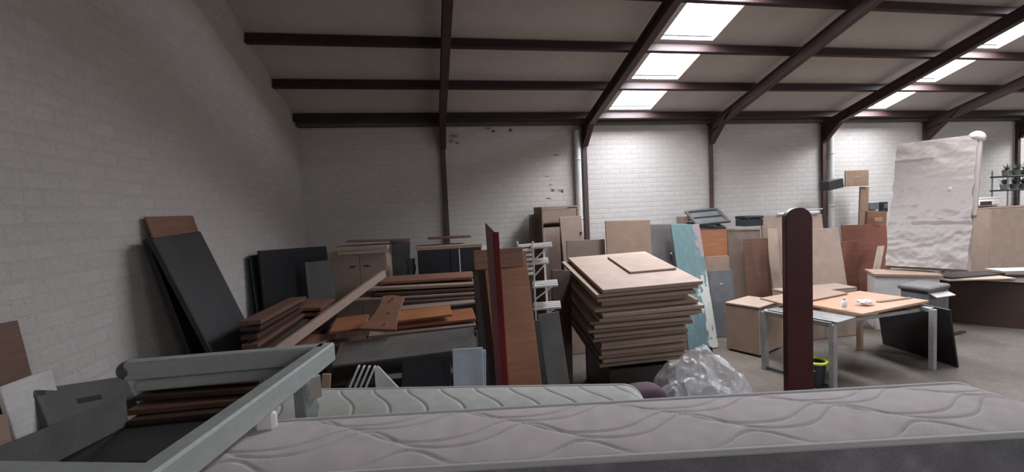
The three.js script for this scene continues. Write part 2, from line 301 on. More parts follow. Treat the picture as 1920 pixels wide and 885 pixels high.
function mattress(name, label, L, H, Tk, r, pos, turn, tilt, matBorder, matFace, matPipe, leafy) {
  const o = thing(name, label, 'mattress', pos, turn); o.rotation.order = 'YXZ'; o.rotation.x = tilt;
  const outline = (inset = 0) => { const p = new THREE.Path(), X = L / 2 - inset, Y = H / 2 - inset; p.moveTo(-X, -Y + r); p.lineTo(-X, Y - r); p.absarc(-X + r, Y - r, r, Math.PI, Math.PI / 2, true); p.lineTo(X - r, Y); p.absarc(X - r, Y - r, r, Math.PI / 2, 0, true); p.lineTo(X, -Y + r); p.absarc(X - r, -Y + r, r, 0, -Math.PI / 2, true); p.lineTo(-X + r, -Y); p.absarc(-X + r, -Y + r, r, -Math.PI / 2, -Math.PI, true); return p; };
  const path = outline(), len = path.getLength(), NS = 2400, NT = 56, pts = path.getSpacedPoints(NS);
  const pos3 = [], uv = [], idx = [];
  for (let i = 0; i <= NS; i++) {
    const p = pts[i], a = pts[Math.max(0, i - 1)], b = pts[Math.min(NS, i + 1)], tx = b.x - a.x, ty = b.y - a.y, l = Math.hypot(tx, ty), nx = -ty / l, ny = tx / l, s = i / NS * len;
    for (let j = 0; j <= NT; j++) { const t = j / NT * Tk, e = Math.sin(Math.PI * j / NT), h = .014 * Math.sqrt(e) - .0048 * (leafy ? leafGroove(s, t, Tk) : waveGroove(s, t)) * Math.min(1, e * 3); pos3.push(p.x + nx * h, p.y + ny * h, t - Tk / 2); uv.push(s, t); }
  }
  for (let i = 0; i < NS; i++) for (let j = 0; j < NT; j++) { const a = i * (NT + 1) + j, b = a + NT + 1; idx.push(a, a + 1, b, b, a + 1, b + 1); }
  const g = new THREE.BufferGeometry(); g.setAttribute('position', new THREE.Float32BufferAttribute(pos3, 3)); g.setAttribute('uv', new THREE.Float32BufferAttribute(uv, 2)); g.setIndex(idx); g.computeVertexNormals();
  part('quilted_border', g, matBorder, o, [0, H / 2, 0]);
  const face = (sgn, quilted) => {
    const NX = quilted ? 420 : 90, NY = quilted ? 240 : 70, ps = [], us = [], id = [];
    for (let j = 0; j <= NY; j++) for (let i = 0; i <= NX; i++) {
      let x = (i / NX - .5) * L, y = (j / NY - .5) * H; const cx = Math.abs(x) - (L / 2 - r), cy = Math.abs(y) - (H / 2 - r);
      if (cx > 0 && cy > 0) { const q = Math.hypot(cx, cy); if (q > r) { x = Math.sign(x) * (L / 2 - r + cx / q * r); y = Math.sign(y) * (H / 2 - r + cy / q * r); } }
      const e = Math.min(1, Math.min(L / 2 - Math.abs(x), H / 2 - Math.abs(y)) / .07), bulge = .018 * Math.sqrt(Math.max(0, 1 - (1 - e) * (1 - e)));
      const wob = quilted ? -.010 * waveGroove(x, y) * e : .006 * Math.sin(x * 7.3 + y * 2) * Math.sin(x * 2.1 - y * 5.2) * e;
      ps.push(x, y, sgn * (Tk / 2 + bulge + wob)); us.push(x, y);
    }
    for (let j = 0; j < NY; j++) for (let i = 0; i < NX; i++) { const a = j * (NX + 1) + i, b = a + NX + 1; if (sgn > 0) id.push(a, a + 1, b, b, a + 1, b + 1); else id.push(a, b, a + 1, b, b + 1, a + 1); }
    const q = new THREE.BufferGeometry(); q.setAttribute('position', new THREE.Float32BufferAttribute(ps, 3)); q.setAttribute('uv', new THREE.Float32BufferAttribute(us, 2)); q.setIndex(id); q.computeVertexNormals(); return q;
  };
  part('face_panel', face(1, !leafy), matFace, o, [0, H / 2, 0]); part('face_panel', face(-1, false), matFace, o, [0, H / 2, 0]);
  for (const s of [-1, 1]) { const c = new THREE.CatmullRomCurve3(path.getSpacedPoints(160).slice(0, -1).map((p) => new THREE.Vector3(p.x * (1 + .004 / L), p.y, s * (Tk / 2 + .002))), true); part('piping', new THREE.TubeGeometry(c, 640, .0085, 8, true), matPipe, o, [0, H / 2, 0]); }
  return o;
}
{ // near mattress on its long edge, border up
  const a = [-0.54, 1.55, -1.326], b = [1.475, 1.55, -0.998], turn = Math.atan2(-(b[2] - a[2]), b[0] - a[0]);
  const L = 2.12, T0 = .27, ux = Math.cos(turn), uz = -Math.sin(turn), ex2 = b[0] + ux * .06, ez2 = b[2] + uz * .06;
  mattress('mattress', 'mattress with pinkish grey leaf-quilted border and plain grey face, standing nearest', L, 1.55, T0, .1,
    [ex2 - ux * L / 2 + Math.sin(turn) * T0 / 2, 0, ez2 - uz * L / 2 + Math.cos(turn) * T0 / 2], turn, 0, m.quilt, m.velvet, m.piping, true);
}
{ // second mattress behind it, big quilted face to the viewer
  const a = [-0.552, 1.3, -2.215], b = [0.823, 1.3, -1.847], turn = Math.atan2(-(b[2] - a[2]), b[0] - a[0]);
  const L = 1.74, T0 = .29, ux = Math.cos(turn), uz = -Math.sin(turn), ex2 = b[0] + ux * .075, ez2 = b[2] + uz * .075;
  mattress('mattress', 'pale green-white mattress with slanting quilted border, standing behind the nearest mattress', L, 1.3, T0, .085,
    [ex2 - ux * L / 2 + Math.sin(turn) * T0 / 2, 0, ez2 - uz * L / 2 + Math.cos(turn) * T0 / 2], turn, 0, m.quiltB, m.quiltB, m.piping, false);
}
// ------------------------------------------------------------------ metal bed frame at the left
{
  const Y = 1.67, FR = [-0.363, 1.67, -1.62], FL = [-0.968, 1.67, -1.644], NR = [-0.511, 1.67, -0.894], NL0 = [-0.939, 1.67, -1.021];
  const o = thing('metal_bed_frame', 'grey painted metal loft bed frame with channel legs, left foreground', 'bed frame', [FR[0], 0, FR[2]]);
  const rel = (p, y = Y) => [p[0] - FR[0], y, p[2] - FR[2]];
  const rail = (name, p, q, w, h, mt, drop = 0) => { const a = V(rel(p, Y - h / 2 - drop)), b = V(rel(q, Y - h / 2 - drop)), d = b.clone().sub(a), g = cbox(w, h, d.length(), .006).clone(); g.rotateY(Math.atan2(d.x, d.z)); return part(name, g, mt, o, [(a.x + b.x) / 2, a.y, (a.z + b.z) / 2]); };
  { const u = V(NR).sub(V(FR)).normalize().multiplyScalar(.03); rail('side_rail', [FR[0] - u.x, 0, FR[2] - u.z], [NR[0] + u.x, 0, NR[2] + u.z], .05, .066, m.frame); } rail('end_rail', FL, FR, .05, .06, m.frame);
  rail('end_rail_flange', [FL[0] + .03, 0, FL[2] + .01], [FR[0] - .02, 0, FR[2] + .01], .03, .035, m.frame, .062); rail('end_rail', NL0, NR, .05, .066, m.frame, .001);
  part('end_cap', new THREE.SphereGeometry(.03, 16, 12), m.frameD, o, rel(FL, Y - .03));
  const mix = (p, q, t) => [p[0] + (q[0] - p[0]) * t, 0, p[2] + (q[2] - p[2]) * t];
  const leg = (at, y0, y1) => {
    const u = V(NR).sub(V(FR)).normalize(), turn = Math.atan2(u.x, u.z), g = [cbox(.006, y1 - y0, .075, .001).clone().translate(-.022, 0, 0), cbox(.05, y1 - y0, .006, .001).clone().translate(0, 0, .036), cbox(.006, y1 - y0, .03, .001).clone().translate(.024, 0, .022)];
    const l = part('leg', merge(g), m.frame, o, rel(at, (y0 + y1) / 2)); l.rotation.y = turn - .5;
    part('leg_bracket', cbox(.012, .07, .05, .002), m.chrome, l, [.034, (y1 - y0) / 2 - .03, .01]); part('leg_bracket', cbox(.05, .05, .008, .002), m.chrome, l, [.02, (y1 - y0) / 2 - .02, .03]);
  };
  leg(mix(FR, NR, .17), 0, Y - .062); leg(mix(NL0, NR, .03), 0, Y - .07);
  const f = part('plastic_foot', cbox(.05, .05, .03, .008), m.whiteP, o, rel(mix(FR, NR, .5), Y - .09)); part('bolt', new THREE.CylinderGeometry(.006, .006, .04, 10), m.chrome, f, [.01, .01, 0]);
}
// ------------------------------------------------------------------ things under and beside the bed frame
const BP = 'boards under the bed frame';
flat('dark_board', 'wide dark grey board lying lowest under the bed frame', 'board', [-1.563, 1.14, -2.135], [-0.827, 1.14, -1.998], .52, .03, m.dark, { group: BP });
flat('brown_board', 'lowest brown board of the pile seen through the bed frame', 'board', [-1.46, 1.17, -2.439], [-0.924, 1.17, -2.413], .42, .028, m.brownD, { group: BP });
flat('brown_board', 'second brown board up in the pile seen through the bed frame', 'board', [-1.497, 1.2, -2.502], [-0.928, 1.2, -2.473], .44, .028, m.brown, { group: BP });
flat('brown_board', 'third brown board up in the pile seen through the bed frame', 'board', [-1.504, 1.24, -2.577], [-0.913, 1.24, -2.508], .45, .026, m.brownD, { group: BP });
flat('brown_board', 'top brown board of the pile seen through the bed frame', 'board', [-1.492, 1.28, -2.613], [-0.903, 1.28, -2.55], .45, .026, m.brown, { group: BP });
board('dark_plank', 'long dark olive plank standing on edge along the left wall to the picture corner', 'plank', [-1.435, 1.249, -1.699], [-1.467, 1.141, -2.463], [-1.447, 1.386, -1.729], .025, m.greyB);
{ const p = board('dark_board', 'dark grey panel with hand slot standing against the left wall', 'panel', [-1.62, 1.241, -2.23], [-1.62, 1.089, -2.82], [-1.7, 1.405, -2.332], .025, m.greyB); part('hand_slot', cbox(.16, .025, .004, .001), m.black, p, [-.02, .01, .013]); part('lug', cbox(.06, .03, .025, .003), m.greyB, p, [-.28, .08, 0]); }
lean('brown_board', 'brown panel leaning on the left wall above the white panel', 'panel', [-1.8, 1.724, -2.146], [-1.8, 1.71, -2.369], .3, .018, m.brown);
board('white_board', 'white panel at the left picture edge below the brown panel', 'panel', [-1.67, 1.261, -2.13], [-1.67, 1.252, -2.383], [-1.71, 1.484, -2.129], .02, m.white, { floor: .002 });
lean('beige_board', 'small beige panel at the lower left picture edge', 'panel', [-1.6, 1.42, -1.849], [-1.6, 1.416, -2.019], .1, .02, m.tan, {});
const LW = 'panels leaning on the left wall';
lean('brown_board', 'brown panel leaning on the left wall, sticking up behind the dark ones', 'panel', [-1.8, 2.163, -3.379], [-1.8, 2.168, -3.994], .5, .018, m.brownB, { group: LW });
lean('dark_board', 'black narrow panel between the brown and charcoal panels on the left wall', 'panel', [-1.745, 2.022, -3.266], [-1.745, 2.019, -3.605], .5, .03, m.black, { group: LW });
lean('dark_board', 'large charcoal panel leaning frontmost on the left wall', 'panel', [-1.69, 2.025, -3.219], [-1.69, 2.045, -3.843], .72, .04, m.dark, { group: LW, b: .006 });
// ------------------------------------------------------------------ corner at the back left
lean('dark_sheet', 'thin dark sheet between the left wall and the navy panel', 'panel', [-1.78, 1.755, -5.026], [-1.78, 1.742, -5.296], .12, .012, m.navy);
lean('navy_board', 'large navy black panel standing across the back left corner', 'panel', [-1.7, 1.795, -5.081], [-1.432, 1.698, -6.95], .1, .03, m.navy);
board('grey_board', 'plain grey panel leaning in front of the navy panel', 'panel', [-1.434, 1.128, -5.769], [-1.148, 1.127, -5.893], [-1.47, 1.577, -5.852], .02, m.greyB, { floor: .002 });
function cabinet(name, label, A, B, depth, H, mats, o = {}) {         // A, B: front left and right top corners
  const u = V(B).sub(V(A)), w = u.length(), turn = Math.atan2(-u.z, u.x), c = thing(name, label, 'cabinet', [A[0] + u.x / 2, 0, A[2] + u.z / 2], turn), [mb, md, mt] = mats, n = o.doors ?? 2, y0 = o.y0 ?? .0, tk = .018;
  c.position.x -= Math.sin(turn) * depth / 2; c.position.z -= Math.cos(turn) * depth / 2;
  for (const s of [-1, 1]) part('side_panel', cbox(tk, H - y0, depth, .002), mb, c, [s * (w / 2 - tk / 2), (H + y0) / 2, 0]);
  part('back_panel', cbox(w - 2 * tk, H - y0, .01, .002), mb, c, [0, (H + y0) / 2, -depth / 2 + .006]);
  part('top_panel', cbox(w + (o.over ?? .01), o.tt ?? .025, depth + .012, .003), mt, c, [0, H + (o.tt ?? .025) / 2, 0]);
  part('bottom_panel', cbox(w - 2 * tk, tk, depth - .02, .002), mb, c, [0, y0 + tk / 2 + .02, 0]);
  const dw = (w - .006) / n;
  for (let i = 0; i < n; i++) {
    const hh = (o.dh ?? H - y0) - .01, d = part('door', cbox(dw - .005, hh, .018, .003), md, c, [-w / 2 + .003 + dw * (i + .5), y0 + .005 + hh / 2, depth / 2 + .009]);
    if (o.handle) part('handle', cbox(.07, .014, .012, .003), o.handle, d, [(i % 2 ? -1 : 1) * (dw / 2 - .09), hh / 2 - (o.hy ?? .25), .013]);
  }
  return c;
}
cabinet('storage_cabinet', 'beige double-door cabinet with two black slot handles in the left pile', [-1.221, 1.704, -6.2], [-0.528, 1.694, -6.15], .42, 1.66, [m.beige, m.beige, m.beigeC], { handle: m.black, hy: .2, tt: .05, over: .03 });
flat('packing_tape_batten', 'pale batten across the front of the beige double-door cabinet', 'batten', [-1.137, 1.656, -6.12], [-0.497, 1.662, -6.08], .02, .045, m.beigeC);
flat('brown_board', 'dark-edged thin board on top of the beige cabinet', 'board', [-1.055, 1.785, -6.3], [-0.227, 1.76, -6.3], .3, .02, m.brownB, {});
board('grey_green_board', 'grey-green panel between the beige and black cabinets', 'panel', [-0.557, 1.21, -6.7], [-0.273, 1.189, -6.7], [-0.535, 1.731, -6.72], .02, m.greyGreen, { floor: .002 });
{
  const c = cabinet('storage_cabinet', 'black double-door cabinet with beige top, back left', [-0.125, 1.688, -5.9], [0.697, 1.688, -5.9], .42, 1.63, [m.black, m.navy, m.beigeB], { tt: .045, over: .02 });
  part('sealing_strip', cbox(.012, .55, .004, .001), m.whiteP, c, [.12, 1.35, .42 / 2 + .021]);
}
flat('brown_board', 'brown board lying on the beige top of the black cabinet', 'board', [0.015, 1.781, -6.05], [0.584, 1.778, -6.05], .25, .025, m.brown, {});
{
  const c = part(numbered('film_roll'), (() => { const g = new THREE.CylinderGeometry(.055, .065, 1.5, 18, 30, false), p = g.attributes.position; for (let i = 0; i < p.count; i++) { const y = p.getY(i), k = 1 + .14 * Math.sin(y * 40 + p.getX(i) * 30); p.setXYZ(i, p.getX(i) * k, y, p.getZ(i) * k); } g.computeVertexNormals(); return g; })(), m.greyBlue, scene, [-0.219, 1.275, -6.05]);
  c.position.y = .77; tag(c, 'upright roll of pale grey film left of the black cabinet', 'roll');
}
// ------------------------------------------------------------------ left pile of loose boards
{
  const a = V([-1.077, 1.223, -3.2]), b = V([-0.424, 1.567, -4.55]), d = b.clone().sub(a), L = d.length();
  const p = part(numbered('long_plank'), cbox(.035, .07, L, .003), m.beigeB, scene, [(a.x + b.x) / 2, (a.y + b.y) / 2 - .03, (a.z + b.z) / 2]);
  p.lookAt(b.x, b.y - .03, b.z); tag(p, 'long narrow light brown plank slanting up over the left pile', 'plank');
}
const LP = 'loose boards in the left pile';
const ord = ['top', 'second', 'third', 'fourth', 'fifth', 'sixth', 'seventh', 'eighth', 'ninth', 'tenth', 'eleventh', 'twelfth', 'thirteenth', 'fourteenth', 'fifteenth', 'sixteenth', 'seventeenth', 'eighteenth'];
{ // boards running along the left wall
  const f = [-1.27, 1.442, -3.312], b = [-1.3, 1.381, -4.436];
  for (let i = 0; i < 6; i++) { const y = f[1] - i * .052, j = rr(-.06, .06), w = rr(.1, .15); board('brown_board', ord[i] + ' brown board in the pile along the left wall behind the charcoal panel', 'board', [f[0] + j * .4, y, f[2] + j], [f[0] + w + j * .4, y - .003, f[2] + j], [b[0] + j * .4, y + b[1] - f[1] + .01, b[2]], .03, [m.brown, m.brownD, m.brownD, m.brown, m.brownD, m.brownD][i], { group: LP }); }
}
{ // short stack beside it
  for (let i = 0; i < 6; i++) flat('brown_board', ord[i] + ' board of the short stack left of the slanting plank', 'board', [-1.576 + rr(-.03, .03), 1.225 - i * .06, -4.85 + rr(-.03, .03)], [-1.08 + rr(-.05, .05), 1.2 - i * .06, -4.84], .5, .034, [m.brownB, m.brown, m.brown, m.brownD, m.brown, m.brownD][i], { group: LP });
}
flat('brown_board', 'brown board lying flat just beyond the bed frame', 'board', [-1.287, 1.1, -3.834], [-0.874, 1.1, -3.764], .35, .03, m.brownB, { group: LP });
for (const [x, y, z, w, d, l] of [[-1.2, 1.06, -4.25, .2, .34, 'dark crate under the boards along the left wall'], [-1.32, .8, -5.1, .44, .4, 'dark crate under the short board stack']]) {
  const o = thing('low_crate', l, 'crate', [x, 0, z]); for (const s of [-1, 1]) { part('side_board', cbox(.02, y, d, .002), m.darkWarm, o, [s * (w / 2 - .01), y / 2, 0]); part('end_board', cbox(w - .04, y, .02, .002), m.darkWarm, o, [0, y / 2, s * (d / 2 - .01)]); } part('lid', cbox(w - .04, .02, d - .04, .002), m.darkWarm, o, [0, y - .012, 0]);
}
// long boards, from the top of the pile down; each lies on the next
flat('long_board', 'top reddish board of the long pile in front of the black cabinet', 'board', [-0.507, 1.405, -4.9], [0.508, 1.394, -4.9], .45, .028, m.brownB, { group: LP });
flat('long_board', 'pale-edged second board of the long pile in front of the black cabinet', 'board', [-0.614, 1.365, -4.78], [0.492, 1.337, -4.78], .6, .03, m.tan, { group: LP });
flat('long_board', 'dark brown third board of the long pile in front of the black cabinet', 'board', [-0.548, 1.316, -4.72], [0.483, 1.291, -4.72], .6, .03, m.brownD, { group: LP });
flat('long_board', 'pale-edged board sticking out left, fourth in the long pile', 'board', [-0.782, 1.281, -4.66], [0.475, 1.256, -4.66], .7, .022, m.taupe, { group: LP });
flat('long_board', 'dark board under the pale-edged boards of the long pile', 'board', [-0.444, 1.243, -4.55], [0.461, 1.227, -4.55], .7, .03, m.brownD, { group: LP });
flat('long_board', 'thin grey board behind the orange boards', 'board', [-0.273, 1.207, -4.35], [0.444, 1.214, -4.4], .2, .02, m.taupe, { group: LP });
flat('orange_board', 'long orange board lying under the shorter orange board', 'board', [-0.326, 1.123, -4.05], [0.401, 1.134, -4.05], .34, .026, m.orangeB, { group: LP, rise: .03 });
flat('orange_board', 'short orange board lying on the long orange board', 'board', [-0.3, 1.175, -4.04], [0.189, 1.189, -4.06], .2, .022, m.orange, { group: LP, rise: .045 });
flat('orange_board', 'orange board sticking out left of the curved brown piece', 'board', [-0.829, 1.167, -3.9], [-0.55, 1.177, -3.9], .34, .026, m.orangeB, { group: LP, rise: .04 });
flat('long_board', 'taupe board with pale edge under the orange boards', 'board', [-0.536, 1.082, -3.98], [0.391, 1.093, -3.98], .5, .03, m.taupe, { group: LP });
flat('long_board', 'black board under the taupe board in the long pile', 'board', [-0.486, 1.039, -3.9], [0.381, 1.052, -3.9], .5, .04, m.black, { group: LP });
board('grey_board', 'wide grey panel slanting towards the viewer below the orange boards', 'panel', [-0.725, 1.031, -3.42], [0.322, 1.075, -3.36], [-0.705, 1.117, -3.72], .02, m.grey, { group: LP });
{ // curved end panel with bolts
  const s = new THREE.Shape(); s.moveTo(-.17, -.17); s.lineTo(.11, -.17); s.quadraticCurveTo(.1, .02, .13, .2); s.quadraticCurveTo(.05, .235, -.05, .2); s.quadraticCurveTo(-.05, -.02, -.17, -.17);
  const g = new THREE.ExtrudeGeometry(s, { depth: .025, bevelEnabled: true, bevelSize: .003, bevelThickness: .003, bevelSegments: 2, curveSegments: 16 });
  const o = thing('curved_end_panel', 'curved brown end panel with bolts lying across the orange boards', 'panel', [-0.37, 1.278, -3.82]); o.rotation.set(-1.0, .05, -.12);
  part('panel_body', g, m.brownB, o);
  for (const [x, y] of [[.04, .17], [.02, .14], [.03, .0], [.02, -.12]]) part('bolt', new THREE.CylinderGeometry(.008, .008, .012, 10), m.chrome, o, [x, y, .032], [Math.PI / 2, 0, 0]);
}
{ // brown block
  const o = part(numbered('brown_box'), cbox(.36, .12, .24, .004), m.brown, scene, [-0.688, 1.004, -3.95]); o.rotation.y = .1; tag(o, 'low brown box under the left end of the long pile', 'box');
}
for (let i = 0; i < 4; i++) flat('dark_board', ord[i] + ' black board in the dark stack below the grey panel', 'board', [-.62 + rr(-.05, .05), 0.95 - i * .07, -3.2 + rr(-.03, .03)], [.31 + rr(-.05, .02), .96 - i * .07, -3.17], .5, .04, [m.black, m.darkWarm, m.black, m.darkWarm][i], { group: 'black boards below the grey panel' });
flat('grey_strip', 'thin grey strip on the black stack left of the pale blue panels', 'board', [-.4, .967, -3.2], [.2, .972, -3.18], .1, .012, m.grey);
// supports below the piles, hidden or in the dark
{
  const o = thing('low_table', 'dark low table carrying the left pile of boards', 'table', [-.02, 0, -4.4]);
  part('table_top', cbox(1.72, .05, 1.3, .004), m.darkWarm, o, [0, .74, 0]); for (const [x, z] of [[-.8, -.55], [.8, -.55], [-.8, .55], [.8, .55]]) part('leg', cbox(.07, .715, .07, .003), m.darkWarm, o, [x, .3575, z]);
}
board('black_board', 'black panel standing left of the pale blue panels', 'panel', [-0.211, 0.998, -2.9], [0.103, 0.974, -2.9], [-0.207, 1.151, -3], .02, m.navy, { floor: .002 });
lean('pale_blue_board', 'pale blue panel, the rear one with its edge showing at right', 'panel', [0.168, 1.218, -2.86], [0.335, 1.208, -2.86], .2, .02, m.paleBlue);
lean('pale_blue_board', 'front pale blue panel behind the green-white mattress', 'panel', [0.119, 1.251, -2.8], [0.309, 1.245, -2.8], .22, .02, m.paleBlue);
const BX = [-0.408, 1.272, -2.6];
for (let i = 0; i < 4; i++) { const p = part(numbered('white_lath'), bar([BX[0] + i * .028 - .24, BX[1] - .5, BX[2] + .1], [BX[0] + i * .028, BX[1] - i * .004, BX[2]], .011, .07, .002), m.white, scene); tag(p, ['leftmost', 'second', 'third', 'fourth'][i] + ' white slat leaning behind the green-white mattress', 'slat', 'white slats'); }
{
  const s = new THREE.Shape([[0, 0], [.34, 0], [.02, .42], [0, .42]].map(([a, b]) => new THREE.Vector2(a, b))), g = new THREE.ExtrudeGeometry(s, { depth: .015, bevelEnabled: true, bevelSize: .002, bevelThickness: .002, bevelSegments: 1 });
  const p = part(numbered('white_offcut'), g, m.white, scene, [-0.362, 0.856, -2.65]); tag(p, 'white triangular offcut right of the white slats', 'offcut');
  p.position.y = [-0.33, 1.243, -2.65][1] - .42; p.position.x = [-0.33, 1.243, -2.65][0];
}
lean('beige_batten', 'short beige batten right of the bed frame leg', 'batten', [-0.564, 1.305, -2.42], [-0.521, 1.3, -2.42], .03, .02, m.tan);

// ------------------------------------------------------------------ red posts, leaning brown boards
{ // steel angle with a slanting cut top
  const o = thing('steel_angle_post', 'narrow dark red steel angle post with pointed top, before the leaning orange-brown board', 'post', [0.428, 1.047, -2.66]); o.position.y = 0; o.rotation.y = .1;
  const top = [0.435, 2.034, -2.717][1], s = new THREE.Shape([[0, 0], [.052, 0], [.052, top - .06], [0, top]].map(([a, b]) => new THREE.Vector2(a, b)));
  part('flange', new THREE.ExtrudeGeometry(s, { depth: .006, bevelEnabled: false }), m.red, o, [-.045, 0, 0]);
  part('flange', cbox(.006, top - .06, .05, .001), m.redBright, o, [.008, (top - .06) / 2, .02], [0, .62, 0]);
  o.rotation.z = .02;
}
{ // flat post with rounded top
  const o = thing('red_post', 'broad dark red steel post with rounded top, before the desk', 'post', [1.808, 1.113, -1.945]); o.position.y = 0; o.rotation.y = -.35;
  const top = [1.854, 2.044, -1.991][1], w = .114, s = new THREE.Shape(); s.moveTo(-w / 2, 0); s.lineTo(w / 2, 0); s.lineTo(w / 2, top - w / 2); s.absarc(0, top - w / 2, w / 2, 0, Math.PI, false); s.lineTo(-w / 2, 0);
  part('upright', new THREE.ExtrudeGeometry(s, { depth: .04, bevelEnabled: true, bevelSize: .004, bevelThickness: .004, bevelSegments: 2, curveSegments: 20 }), m.red, o, [0, 0, -.02]);
  part('base_plate', cbox(.2, .01, .16, .002), m.red, o, [0, .005, 0]);
}
lean('orange_brown_board', 'orange-brown board leaning behind the narrow red post', 'board', [0.434, 1.752, -3.567], [0.777, 1.766, -3.565], .35, .025, m.orange);
lean('dark_brown_board', 'dark brown board at the left edge of the orange-brown board', 'board', [0.358, 1.657, -3.698], [0.491, 1.657, -3.704], .35, .02, m.darkWarm);
board('brown_crosspiece', 'lighter brown crosspiece across the top of the orange-brown board', 'board', [0.35, 1.646, -3.475], [0.747, 1.653, -3.472], [0.349, 1.797, -3.504], .03, m.brownB, { b: .006 });
{ // white folding rack
  const o = thing('white_folding_rack', 'white folding slatted rack between the orange-brown board and the tall stack', 'rack', [0.976, 1.047, -4.137]); const yb = 1.0; o.position.y = 0; o.rotation.y = -.25;
  const top = [1.012, 1.794, -4.174][1], S = top - yb;
  for (const x of [-.15, .0]) part('post', cbox(.018, S + .16, .018, .004), m.whiteP, o, [x, yb + S / 2 - .08, x < -.1 ? -.1 : 0]);
  part('post', bar([.12, yb - .15, -.2], [.1, top - .1, -.2], .018, .018), m.whiteP, o);
  for (let i = 0; i < 7; i++) part('back_slat', cbox(.15, .03, .008, .002), m.whiteP, o, [-.075, top - .04 - i * .045, -.05], [0, .55, 0]);
  for (const [y, w] of [[top - .05, .2], [top - .2, .16], [top - .42, .24], [top - .63, .26]]) {
    const sh = part('shelf', cbox(w, .022, .2, .004), m.whiteP, o, [w / 2 - .02, y, -.08], [.06, 0, .05]);
    for (let k = 0; k < 3; k++) part('shelf_slat', cbox(w, .01, .03, .002), m.white, sh, [0, .015, -.06 + k * .06]);
    part('brace', bar([.0, y - .13, .0], [w * .7, y - .01, .0], .014, .014), m.whiteP, o);
  }
  part('foot_shelf', cbox(.16, .022, .18, .004), m.whiteP, o, [-.14, top - .52, .02]); part('foot', bar([-.08, top - .52, .05], [-.02, yb - .16, .06], .02, .014), m.whiteP, o);
  for (const x of [-.15, .12]) part('foot', bar([x, yb - .15, x < 0 ? -.1 : -.2], [x, .0, x < 0 ? -.1 : -.2], .018, .018), m.whiteP, o);
}
lean('dark_board', 'dark grey board leaning below the white rack, left of the tall stack', 'board', [0.924, 1.167, -3.848], [1.124, 1.175, -3.862], .25, .02, m.greyB);
lean('dark_board', 'black board leaning behind the dark grey board below the white rack', 'board', [0.806, 1.146, -3.716], [0.912, 1.148, -3.727], .2, .02, m.black);
board('dark_brown_board', 'dark brown board standing at the far left side of the tall stack', 'board', [1.287, 0.892, -4.681], [1.506, 0.87, -4.689], [1.332, 1.419, -4.805], .02, m.brownD, { floor: .002 });
// ------------------------------------------------------------------ the tall stack of beige boards
{
  const Q0 = [[1.574, 1.321, -3.938], [2.549, 1.347, -3.855], [1.687, 1.484, -5.309]], f0 = frameOf(...Q0);
  const lay = [ // thickness, shift to the right, shift back, change in width, in depth, material
    [.036, 0, 0, 0, 0, 'beige'], [.03, -.07, .02, .03, 0, 'stackB'], [.032, -.04, .0, -.02, .03, 'beigeB'], [.05, .0, .06, -.12, -.06, 'tan'], [.03, -.08, .02, .05, .02, 'beigeB'], [.034, -.02, -.03, .02, .04, 'beige'], [.034, -.03, -.02, .02, .04, 'beigeB'],
    [.028, -.1, .06, .1, -.1, 'tan'], [.036, -.06, .05, -.02, 0, 'stackB'], [.03, -.12, .06, .06, 0, 'taupe'], [.034, -.07, .04, -.07, .02, 'tan'], [.03, -.1, .05, -.02, 0, 'taupe'], [.036, -.03, .03, -.1, 0, 'tan'], [.03, -.02, .05, -.12, -.02, 'stackB'], [.036, -.02, .02, -.12, 0, 'tan'], [.03, -.05, .04, -.1, 0, 'taupe'], [.034, -.0, .03, -.14, 0, 'tan'], [.03, -.04, .03, -.12, 0, 'taupe']];
  const GS = 'boards of the tall stack'; let dn = 0; let last;
  lay.forEach(([t, sr, sb, dw, dd, mt], i) => {
    const f = { ...f0, a: f0.a.clone().addScaledVector(f0.u, sr).addScaledVector(f0.v, sb).addScaledVector(f0.n, -dn), w: f0.w + dw, h: f0.h + dd };
    const name = numbered('beige_board'), p = part(name, cbox(f.w, f.h, t, .003, i * .37, i * .19), m[mt], scene); setFrame(p, f, t);
    const q = new THREE.Quaternion().setFromAxisAngle(f0.n, rr(-.02, .02)); if (i) p.quaternion.premultiply(q);
    tag(p, i === 0 ? 'top large beige board of the tall stack, under the small panel' : i === lay.length - 1 ? 'lowest beige board of the tall stack' : ord[i] + ' beige board from the top of the tall stack', 'board', GS);
    dn += t + (i === 6 ? .018 : .0105); last = p;
  });
  { const g = { ...f0, a: f0.a.clone().addScaledVector(f0.u, .43).addScaledVector(f0.v, .44).addScaledVector(f0.n, .0235), w: .5, h: .73 };   // it lies in the plane of the top board
    const p = part(numbered('beige_board'), cbox(g.w, g.h, .022, .003), m.beigeB, scene); setFrame(p, g, .022); p.position.addScaledVector(f0.n, .0); tag(p, 'small beige panel lying on top of the tall stack', 'panel'); }
  // trestle under the stack
  const c = f0.a.clone().addScaledVector(f0.u, f0.w / 2).addScaledVector(f0.v, f0.h / 2).addScaledVector(f0.n, -dn), o = thing('low_crate', 'dark low crate under the tall stack', 'crate', [c.x - .02, 0, c.z]); o.rotation.y = Math.atan2(-f0.u.z, f0.u.x);
  const hf = c.y - .13; for (const z of [-.45, .45]) { const hz = hf - z * f0.v.y; part('side_panel', cbox(.7, hz, .03, .003), m.darkWarm, o, [0, hz / 2, z]); } for (const x of [-.33, .33]) part('end_panel', cbox(.03, hf - .06, .9, .003), m.darkWarm, o, [x, (hf - .06) / 2, 0]);
}
